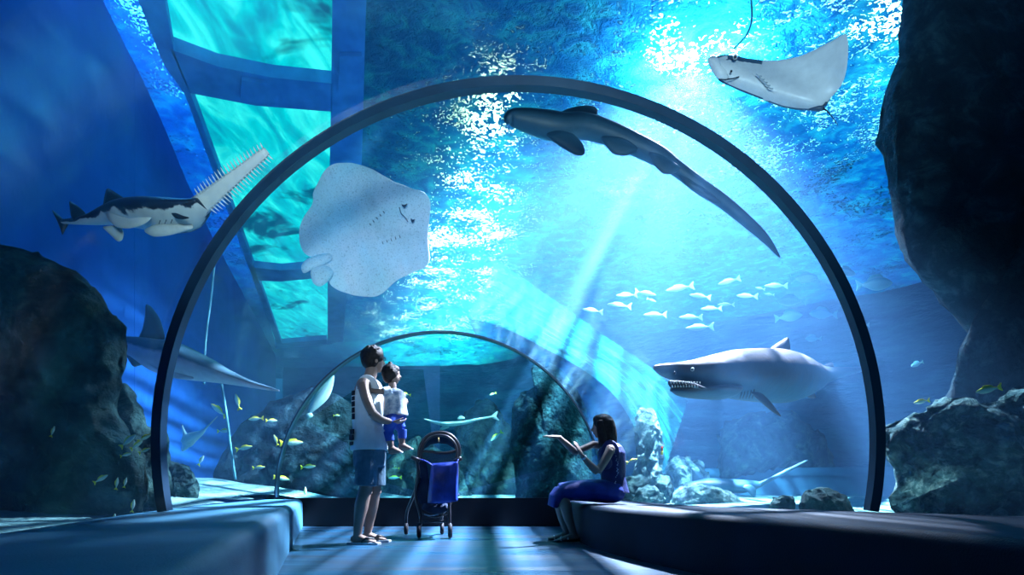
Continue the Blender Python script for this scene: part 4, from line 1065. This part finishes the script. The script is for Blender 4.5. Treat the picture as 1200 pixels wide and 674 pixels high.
def father():
    G = P(433, 637, 5.43); g = lambda x, y, z: Vector((x, y, z))
    r = empty('person', (G.x, G.y, 0), 'standing man in white tank top and denim shorts, holding a small child', 'person')
    L = lambda *a: Vector(a)
    m = MB()
    gh = head(m, (.035, .02, 1.665), .115, (.82, .50, .10))
    m.tube([L(-.01, 0, 1.42), L(.0, 0, 1.50), L(.025, .01, 1.60)], [.075, .058, .055], 14)
    # torso
    m.tube([L(0, 0, .80), L(.0, 0, .92), L(-.01, 0, 1.06), L(-.015, 0, 1.22), L(-.015, 0, 1.36), L(-.005, 0, 1.45), L(0, 0, 1.49)],
           [(.115, .12), (.125, .115), (.115, .10), (.128, .11), (.135, .115), (.11, .085), (.06, .055)], 22)
    for s, sx in ((-1, -.01), (1, .03)):
        m.ball(L(sx, s*.175, 1.415), (.062, .06, .062), None, 14, 10)
    # near arm folded under the child
    m.tube(catmull([L(-.01, -.19, 1.42), L(.03, -.225, 1.28), L(.085, -.235, 1.15)], 4), [.054, .053, .051, .049, .047, .045, .043, .041, .039], 12)
    m.tube(catmull([L(.085, -.235, 1.15), L(.15, -.215, 1.105), L(.235, -.175, 1.085)], 4), [.041, .043, .043, .041, .038, .034, .031, .028, .026], 12)
    hand(m, (.235, -.175, 1.085), (.75, .55, .05), (-.2, .1, 1), .45, 1.0, -1)
    # far arm round the child
    m.tube([L(.03, .19, 1.42), L(.08, .215, 1.30), L(.12, .20, 1.20)], [.052, .046, .042], 12)
    m.tube([L(.12, .20, 1.20), L(.22, .14, 1.22), L(.29, .07, 1.24)], [.041, .037, .026], 12)
    hand(m, (.29, .07, 1.24), (.35, -.9, .1), (-1, -.2, 0), .5, 1.0, 1)
    # legs
    for hx, hy, kx, ax, ay in ((.0, -.085, -.015, -.085, -.10), (.03, .09, .03, -.045, .11)):
        m.tube([L(hx, hy, .88), L(hx+.005, hy, .74), L(kx, hy*.95, .50), L(kx+.005, hy, .45)], [.088, .084, .058, .055], 16)
        m.tube([L(kx, hy, .50), L(kx-.035, (hy+ay)/2, .34), L(kx-.05, ay, .24), L(ax, ay, .09), L(ax, ay, .06)], [.057, .062, .050, .036, .038], 16)
    foot(m, (-.085, -.10, .095), (1, -.12, 0)); foot(m, (-.045, .11, .095), (1, .05, 0))
    b = remesh(m.build('body', M_skin, r), .0065, 3)
    # hair: short sides, fuller top
    m = MB(); m.ball(gh(-.12, 0, .40), (.108, .090, .090), None, 20, 14); m.ball(gh(-.28, 0, .15), (.088, .086, .10), None, 18, 12)
    m.ball(gh(.18, 0, .72), (.072, .070, .052), None, 16, 10); m.ball(gh(-.30, 0, -.12), (.07, .07, .06), None, 14, 10)
    for i in range(60):
        th = random.uniform(0, 2*PI); ph = random.uniform(.05, 1.2)
        dv = Vector((math.sin(ph)*math.cos(th), math.sin(ph)*math.sin(th), math.cos(ph)))
        c = gh(-.10, 0, .35)+Vector((dv.x*.095, dv.y*.085, dv.z*.088)); m.tube([c, c+dv*.018+Vector((.006, 0, .003))], [.011, .004], 5)
    remesh(m.build('hair', M_hair, r), .007, 1)
    # tank top: shell round the torso with deep arm holes
    m = MB()
    m.tube([L(-.002, 0, .845), L(-.005, 0, .95), L(-.012, 0, 1.06), L(-.018, 0, 1.20), L(-.02, 0, 1.33), L(-.015, 0, 1.405)],
           [(.168, .180), (.154, .154), (.138, .126), (.142, .126), (.142, .126), (.10, .10)], 26)
    for s in (-1, 1):
        m.tube(catmull([L(-.075, s*.085, 1.36), L(-.045, s*.095, 1.46), L(.01, s*.095, 1.485), L(.06, s*.095, 1.44), L(.085, s*.08, 1.34)], 4), [(.036, .016)]*17, 8)
    remesh(m.build('tank_top', M_shirt, r), .007, 3)
    m = MB()     # the dark lettering block down the back seam
    for z0, z1, w in ((1.375, 1.335, .024), (1.325, 1.29, .024), (1.28, 1.235, .024), (1.225, 1.18, .022), (1.17, 1.12, .022), (1.03, .985, .035), (.98, .93, .04), (.92, .885, .028)):
        z = (z0+z1)/2; bx = -.018-(.108 if z > 1.1 else .114 if z > .98 else .120)
        m.box((bx, -.082 if z > 1.1 else -.098, z), (.006, w, abs(z0-z1)/2), Matrix.Rotation(.66, 3, 'Z'))
    m.build('back_print', M_print, r, False)
    # shorts
    m = MB()
    m.tube([L(.0, 0, .70), L(.0, 0, .80), L(.0, 0, .93)], [(.142, .15), (.148, .15), (.136, .13)], 22)
    m.tube([L(-.0, -.085, .84), L(-.005, -.09, .68), L(-.015, -.09, .525)], [.098, .100, .098], 18)
    m.tube([L(.03, .09, .84), L(.03, .09, .68), L(.03, .09, .525)], [.098, .098, .097], 18)
    remesh(m.build('shorts', M_denim, r), .008, 2)
    sole(r, Vector((-.085, -.10, .095))+r.location, (1, -.12, 0), .27, 'sandal', M_sandal, M_blackshoe)
    sole(r, Vector((-.045, .11, .095))+r.location, (1, .05, 0), .27, 'sandal', M_sandal, M_blackshoe)
    m = MB()     # spectacles
    fw = (gh(1, 0, 0)-gh(0, 0, 0)).normalized()
    for s in (-1, 1):
        m.tube([gh(-.02, s*.66, .10), gh(.35, s*.64, .12), gh(.72, s*.50, .12)], .004, 6)
        c = gh(.80, s*.27, .06); pts = [c+(gh(0, 1, 0)-gh(0, 0, 0)).normalized()*math.cos(a*PI/6)*.023+Vector((0, 0, math.sin(a*PI/6)*.018)) for a in range(13)]
        m.tube(pts, .0032, 6, caps=False)
    m.build('spectacles', M_blackshoe, r)
father()

def child():
    G = P(462, 637, 5.40); r = empty('person', (G.x, G.y, 1.16), 'small child in floral blouse and blue leggings, carried on the man arm', 'person')
    L = lambda x, y, z: Vector((x, y, z-1.16)); m = MB()
    gh = head(m, L(-.015, -.02, 1.525), .088, (.9, .35, .05))
    m.tube([L(-.005, -.03, 1.38), L(-.012, -.025, 1.45)], [.036, .034], 10)
    m.tube([L(.02, -.03, 1.12), L(.02, -.03, 1.18), L(.015, -.03, 1.28), L(.0, -.03, 1.36), L(-.005, -.03, 1.395)], [(.075, .07), (.088, .08), (.080, .068), (.078, .055), (.035, .035)], 16)
    m.tube([L(-.03, -.10, 1.365), L(-.10, -.13, 1.355), L(-.15, -.135, 1.36)], [.028, .024, .022], 10)
    m.tube([L(-.15, -.135, 1.36), L(-.20, -.14, 1.375), L(-.23, -.13, 1.385)], [.022, .018, .015], 10)
    hand(m, L(-.225, -.13, 1.383), (-1, .2, .15), (0, .6, -1), .2, .55, 1)
    m.tube([L(.04, .05, 1.36), L(.10, .04, 1.29), L(.085, -.02, 1.23)], [.027, .023, .017], 10)
    hand(m, L(.088, -.02, 1.23), (0, -.8, -.5), (-1, 0, 0), .5, .55, 1)
    for y, kx, kz, ax, az in ((-.12, -.03, 1.01, .0, .86), (.06, .06, 1.04, .06, .90)):
        m.tube([L(.02, y*.6, 1.14), L(-.01+.04*(y > 0), y, 1.08), L(kx, y, kz)], [.058, .050, .038], 12)
        m.tube([L(kx, y, kz), L((kx+ax)/2-.006, y, (kz+az)/2), L(ax, y, az)], [.038, .036, .024], 12)
        foot(m, L(ax, y, az-.0), (1, -.1, -.0), .13)
    remesh(m.build('body', M_skin, r), .005, 2)
    m = MB(); m.ball(gh(-.22, 0, .22), (.078, .075, .080), None, 18, 12); m.ball(gh(.0, 0, .55), (.070, .062, .045), None, 16, 10); m.ball(gh(-.42, 0, -.25), (.050, .058, .055), None, 14, 10)
    m.tube([gh(-.1, 0, .95), gh(-.16, 0, 1.2), gh(-.3, 0, 1.3)], [.022, .02, .008], 8)
    remesh(m.build('hair', M_hair, r), .006, 1)
    m = MB(); m.ball(gh(-.1, 0, 1.02), (.02, .02, .012), None, 10, 8); m.build('hair_tie', M_white, r)
    m = MB()
    m.tube([L(.02, -.03, 1.155), L(.02, -.03, 1.19), L(.017, -.03, 1.27), L(.0, -.03, 1.36), L(-.003, -.03, 1.395)], [(.115, .105), (.104, .096), (.094, .082), (.090, .068), (.05, .045)], 20)
    m.tube([L(-.02, -.085, 1.37), L(-.075, -.12, 1.355)], [.042, .040], 12); m.tube([L(.03, .03, 1.37), L(.075, .045, 1.32)], [.042, .040], 12)
    remesh(m.build('blouse', M_floral, r), .006, 2)
    m = MB()
    m.tube([L(.02, -.03, 1.10), L(.02, -.03, 1.17)], [(.088, .082), (.092, .084)], 14)
    for y, kx, kz, ax, az in ((-.12, -.03, 1.01, .0, .86), (.06, .06, 1.04, .06, .90)):
        m.tube([L(.02, y*.6, 1.14), L(-.01+.04*(y > 0), y, 1.08), L(kx, y, kz)], [.064, .056, .044], 12)
        m.tube([L(kx, y, kz), L(kx*.4+ax*.6, y, kz*.4+az*.6)], [.044, .040], 12)
    remesh(m.build('leggings', M_legging, r), .006, 2)
    for y, ax, az in ((-.12, .0, .86), (.06, .06, .90)):
        m = MB(); c = L(ax, y, az)
        m.tube([c+Vector((-.035, 0, -.034)), c+Vector((.04, 0, -.036)), c+Vector((.098, -.01, -.04))], [(.020, .012), (.024, .012), (.020, .010)], 10)
        m.build('shoe', M_white, r)
child()

def woman():
    r = empty('person', (.78, 5.6, .352), 'seated woman with long black hair in navy dress, both hands raised', 'person')
    L = lambda x, y, z: Vector((x-.78, y-5.6, z-.352)); m = MB()
    W = lambda px, py, d=5.6: P(px, py, d)-r.location
    gh = head(m, W(705, 500.5, 5.62), .108, (-.98, .18, -.02))
    m.tube([W(715, 527, 5.62), W(711, 516, 5.62), W(708, 508, 5.62)], [.055, .044, .042], 12)
    m.tube([W(716, 583, 5.62), W(718, 575, 5.62), W(720, 562, 5.62), W(719, 545, 5.62), W(717, 531, 5.62), W(715, 524, 5.62), W(714, 519, 5.62)],
           [(.105, .115), (.11, .11), (.095, .088), (.11, .098), (.115, .09), (.09, .06), (.05, .045)], 20)
    m.ball(W(710, 543, 5.52), (.055, .055, .055)); m.ball(W(710, 543, 5.72), (.055, .055, .055))
    for d in (5.45, 5.80): m.ball(W(715, 527, d), .046)
    # near arm: elbow low, hand held up
    e1 = W(700.5, 553, 5.36)
    m.tube(catmull([W(715, 528, 5.44), W(708, 541, 5.40), e1], 4), [.043, .043, .042, .041, .040, .038, .036, .034, .032], 12)
    w1 = W(682, 534, 5.30); m.tube(catmull([e1, (e1+w1)/2+Vector((0, 0, -.008)), w1], 4), [.033, .036, .035, .033, .031, .029, .026, .023, .021], 12)
    hand(m, w1, (-.42, .05, .85), (-.8, .5, -.4), .12, .92, 1)
    # far arm: forearm reaching left, palm up
    e2 = W(674, 530, 5.62)
    m.tube([W(713, 524, 5.80), W(695, 521, 5.74), e2], [.042, .036, .032], 12)
    w2 = W(655, 512.5, 5.48); m.tube([e2, (e2+w2)/2+Vector((0, 0, .0)), w2], [.033, .031, .021], 12)
    hand(m, w2, (-1, -.05, .10), (-.1, .15, -1), .12, .95, 1)
    # legs
    for y, kx, kz, ax in ((-.09, 656, 578, 672), (.10, 651, 580, 664)):
        d = 5.62+y; k = W(kx, kz, d); a = Vector((P(ax, 600, d).x-.78, d-5.6-.0, .085-.352))
        m.tube([W(712, 577, d), (W(690, 575.5, d)), k], [.088, .080, .058], 14)
        m.tube([k, k.lerp(a, .3)+Vector((.015, 0, 0)), k.lerp(a, .65), a, a+Vector((0, 0, -.03))], [.056, .056, .044, .032, .034], 14)
        foot(m, a, (-1, -.1, 0), .225)
        m2 = MB()
        m2.tube([a+Vector((.055, .006, -.052)), a+Vector((0, 0, -.060)), a+Vector((-.07, -.007, -.058)), a+Vector((-.15, -.015, -.066)), a+Vector((-.178, -.018, -.068))], [(.028, .026), (.037, .020), (.041, .020), (.042, .016), (.024, .012)], 12)
        sh = m2.build('shoe', M_blackshoe, r)
        m3 = MB(); c = a+Vector((-.055, -.006, -.035)); m3.tube([c+Vector((0, -.042, -.018)), c+Vector((0, -.02, .012)), c+Vector((0, .02, .012)), c+Vector((0, .042, -.018))], .008, 6)
        c = a+Vector((-.12, -.01, -.05)); m3.tube([c+Vector((0, -.044, -.014)), c+Vector((0, -.02, .012)), c+Vector((0, .02, .012)), c+Vector((0, .044, -.014))], .007, 6)
        m3.build('strap', M_white, sh)
    remesh(m.build('body', M_skin, r), .006, 2)
    # long straight hair
    m = MB(); m.ball(gh(-.18, 0, .34), (.098, .088, .088), None, 18, 12); m.ball(gh(.20, 0, .68), (.06, .06, .045), None, 16, 10)
    t0 = gh(-.32, 0, .2)
    m.tube([gh(-.30, 0, .45), gh(-.42, 0, -.2), gh(-.50, 0, -.9), gh(-.50, 0, -1.5), gh(-.48, 0, -1.9)], [(.085, .088), (.092, .085), (.092, .075), (.085, .06), (.055, .03)], 18)
    for s in (-1, 1): m.tube([gh(.15, s*.62, .45), gh(.05, s*.72, -.2), gh(-.05, s*.72, -.9), gh(-.15, s*.66, -1.5)], [(.035, .04), (.042, .035), (.042, .03), (.03, .02)], 10)
    remesh(m.build('hair', M_hair, r), .0065, 2)
    m = MB()
    m.tube([W(719, 578, 5.62), W(719, 570, 5.62), W(719, 560, 5.62), W(718, 545, 5.62), W(716.5, 532, 5.62), W(715.5, 525, 5.62), W(715, 520.5, 5.62)],
           [(.150, .150), (.130, .128), (.112, .104), (.125, .114), (.130, .11), (.112, .09), (.075, .055)], 24)
    for dy in (5.52, 5.72): m.tube(catmull([W(708, 537, dy), W(710, 526, dy), W(715, 520.5, dy), W(720, 526, dy), W(721, 538, dy)], 4), [(.045, .022)]*17, 8)
    m.ball(W(709.5, 543, 5.52), (.062, .062, .062)); m.ball(W(709.5, 543, 5.72), (.062, .062, .062))
    remesh(m.build('top', M_navy, r), .007, 2)
    m = MB()
    m.tube([W(730, 580, 5.62), W(722, 577, 5.62), W(710, 576, 5.62), W(694, 575, 5.62), W(672, 575, 5.62), W(655, 577, 5.62)], [(.11, .06), (.175, .105), (.205, .112), (.210, .108), (.195, .096), (.175, .086)], 28)
    m.tube([W(658, 576, 5.62), W(651, 584, 5.62), W(647, 594, 5.62)], [(.185, .078), (.18, .070), (.175, .045)], 20)
    remesh(m.build('skirt', M_skirt, r), .008, 3)
    m = MB(); dv = (w1-e1).normalized(); m.tube([w1-dv*.035, w1-dv*.018], [.026, .026], 14); m.build('wristband', M_white, r)
    # bright sequins along the shoulder seam
    M_seq = simple('sequins', (.45, .60, .85), (.2, .3, .5), 30, .25, .8)
    m = MB()
    for i in range(26):
        t = i/25; p = W(720+3.5*math.sin(t*PI*.9)+random.uniform(-1, 1), 524+t*44, 5.515+random.uniform(-.03, .01)); m.ball(p, random.uniform(.004, .009), None, 6, 4)
    o = m.build('sequin_trim', M_seq, r); o['kind'] = 'stuff'
woman()

# ------------------------------------------------------------ stroller with its bag
M_frame = simple('stroller_frame', (.012, .014, .022), (.007, .008, .014), 20, .35, .5)
M_canvas = simple('stroller_canvas', (.02, .03, .06), (.012, .02, .04), 12, .85, .1, .3, 80)
M_mesh = simple('stroller_mesh', (.05, .15, .17), (.03, .10, .12), 90, .8)
M_rub = simple('stroller_rubber', (.015, .02, .03), (.01, .012, .02), 30, .7)
M_hub = simple('wheel_hub', (.16, .24, .32), (.10, .16, .22), 20, .4, .5)
def stroller():
    D = 6.1; r = empty('stroller', (P(512, 570, D).x, D, 0), 'compact black pushchair seen from behind, standing beside the man', 'stroller')
    W = lambda px, py, d=D: P(px, py, d)-r.location
    def part(n, mat, *tubes):
        m = MB()
        for pts, rad in tubes: m.tube(catmull(pts, 5), rad, 8)
        return m.build(n, mat, r)
    N, Fr = 6.0, 6.45      # near (rear) and far (front) planes
    # canopy: hood hoop, inner hoop, cross bar, mesh back
    hoop = [(492, 541), (491, 530), (495, 518), (503, 510), (514, 507), (526, 509), (535, 517), (538.5, 528), (537, 540)]
    for nm, k, dd, rd in (('canopy_hoop', 0, 0, .018), ('canopy_hoop', 3.0, -.05, .013)):
        part(nm, M_frame, ([W(514+(x-514)*(1-k/26), 541-(541-y)*(1-k/32), 6.1+dd) for x, y in hoop], rd))
    part('canopy_bar', M_frame, ([W(496, 529, 6.07), W(505, 529.5, 6.05), (W(515, 531, 6.04)), W(526, 530.5, 6.05), W(535, 528, 6.07)], .014))
    m = MB(); rows = []
    for j in range(8):
        t = j/7
        for x, y in hoop: rows.append(W(514+(x-514)*(1-.10*t*t), 541-(541-y)*(1-.35*t*t), 6.10+.36*t))
    n = len(hoop); f = []
    for j in range(7):
        for i in range(n-1): a = j*n+i; f.append((a, a+1, a+n+1, a+n))
    o = mesh_obj('canopy', rows, f, M_canvas, r); s = o.modifiers.new('s', 'SOLIDIFY'); s.thickness = .006
    m = MB()      # mesh seat back
    v = [W(495, 531, 6.15), W(535, 531, 6.15), W(533, 572, 6.10), W(500, 574, 6.10)]
    v += [p+Vector((0, .02, 0)) for p in v]
    mesh_obj('seat_back', v, [(0, 1, 2, 3), (7, 6, 5, 4), (0, 4, 5, 1), (1, 5, 6, 2), (2, 6, 7, 3), (3, 7, 4, 0)], M_mesh, r, False)
    m = MB(); m.tube([W(500, 573, 6.12), W(516, 577, 6.3), W(528, 580, 6.45)], [(.13, .03)]*3, 12); m.build('seat', M_canvas, r)
    for q in ([(491, 539, 6.10), (499, 541, 6.08), (503, 574, 6.06), (500, 592, 6.1), (488, 584, 6.2), (489, 560, 6.15)], [(537.5, 539, 6.12), (533, 541, 6.10), (528, 574, 6.08), (528, 590, 6.12), (534, 580, 6.2), (537, 560, 6.16)]):
        fin('side_panel', [W(*c)+r.location for c in q], .03, M_canvas, r)
    # frame tubes
    for nm, pts in (('push_bar', [(488, 537, 5.95), (490, 556, 5.98), (487, 580, 6.02), (493, 606, 6.0), (491, 622, 5.98)]),
                    ('push_bar', [(537, 537, 5.98), (533, 560, 6.0), (527, 585, 6.02), (527, 606, 6.0), (527, 622, 5.98)])):
        part(nm, M_frame, ([W(*p) for p in pts], .017))
    for pts in ([(492, 560, 6.05), (484, 582, 6.2), (477, 600, 6.35), (476, 614, 6.42)], [(531, 560, 6.05), (530, 585, 6.2), (519, 602, 6.35), (518, 612, 6.42)]):
        part('leg', M_frame, ([W(*p) for p in pts], .017))
    part('rear_axle', M_frame, ([W(491, 612, 6.0), W(527, 611, 6.0)], .011))
    part('cross_brace', M_frame, ([W(490, 600, 6.05), W(510, 606, 6.1), W(528, 600, 6.05)], .009))
    part('brake_bar', M_hub, ([W(497, 603, 6.0), W(505, 604.5, 5.98), W(514, 602.5, 6.0)], .006))
    for a, b in (((482, 536, 5.95), (492, 540, 5.95)), ((532, 541, 5.96), (541, 537, 5.96))):
        m = MB(); m.tube([W(*a), W(*b)], [.022, .024], 10); m.build('handle_grip', M_frame, r)
    m = MB()      # under basket
    m.tube([W(497, 594, 6.05), W(510, 597, 6.12), W(525, 594, 6.05)], [(.05, .035), (.14, .065), (.05, .035)], 14)
    m.build('basket', M_canvas, r)
    def wheel(px, d, R):
        c = Vector((P(px, 600, d).x-r.location.x, d-r.location.y, R+.002))
        ax = Vector((1, .12, 0)).normalized(); u = Vector((0, 0, 1)); w2 = ax.cross(u)
        m = MB(); m.tube([c+(u*math.cos(a*PI/12)+w2*math.sin(a*PI/12))*(R-.02) for a in range(25)], .022, 8, caps=False)
        wobj = m.build('wheel', M_rub, r)
        m = MB(); m.tube([c-ax*.020, c+ax*.020], .022, 12)
        for k in range(5):
            a = k*2*PI/5; m.tube([c, c+(u*math.cos(a)+w2*math.sin(a))*(R-.02)], .006, 6)
        m.build('hub', M_hub, wobj)
    for px, d, R in ((491, 5.98, .075), (527.5, 5.98, .075), (476, 6.42, .065), (518, 6.45, .065)): wheel(px, d, R)
    m = MB(); m.tube([W(514, 513, 6.03), W(514.5, 518, 6.03)], .006, 6); m.build('hood_badge', simple('brass_badge', (.7, .45, .15), (.6, .4, .12), 9, .3, .5), r)
    # bag
    M_bag = simple('blue_nylon', (.012, .045, .36), (.003, .012, .10), 5, .38, .5, .5, 8)
    b = empty('tote_bag', (P(518, 570, 5.92).x, 5.92, P(518, 592, 5.92).z), 'shiny royal blue tote bag hanging from the pushchair handles', 'bag')
    V = lambda px, py, d: P(px, py, d)-b.location
    rows = []; nn = 24; H = 12
    for j in range(H+1):
        t = j/H; y = 544+46*t; x0 = 505-4.5*t*1.0; x1 = 536.5+.4*math.sin(t*3); th = .012+.055*math.sin(PI*min(1, t*1.1)*.55)
        for i in range(nn):
            a = 2*PI*i/nn; cx = (x0+x1)/2; hw = (x1-x0)/2
            px = cx+math.copysign(abs(math.cos(a))**.55, math.cos(a))*hw
            dd = 5.92+math.sin(a)*th+.010*math.sin(px*.9+t*2)*(1 if math.sin(a) < 0 else 0)
            yy = y+(2.0*abs(px-cx)/hw*(-1) if t < .1 else 0)-(1.5*((px-cx)/hw)**2 if t > .95 else 0)+((px-cx)/hw)*(-1.2)
            rows.append(V(px, yy, dd))
    f = [(j*nn+i, j*nn+(i+1) % nn, (j+1)*nn+(i+1) % nn, (j+1)*nn+i) for j in range(H) for i in range(nn)]
    f += [tuple(range(nn)), tuple(H*nn+i for i in range(nn))]
    mesh_obj('bag_body', rows, f, M_bag, b)
    for x0, x1, xm in ((507, 492, 500), (533, 537, 536)):
        m = MB(); m.tube(catmull([V(x0, 546, 5.90), V(xm, 541, 5.92), V(x1, 538.5, 5.94)], 4), .008, 6); m.build('strap', M_bag, b)
stroller()
# unseen blue spot added to imitate the caustic pool by the pushchair
spot('caustic_spot', (P(512, 570, 6.0).x, 7.45, 2.2), (P(512, 570, 6.0).x, 6.05, 0), 420, (.10, .35, 1.0), 19, .2, .01)
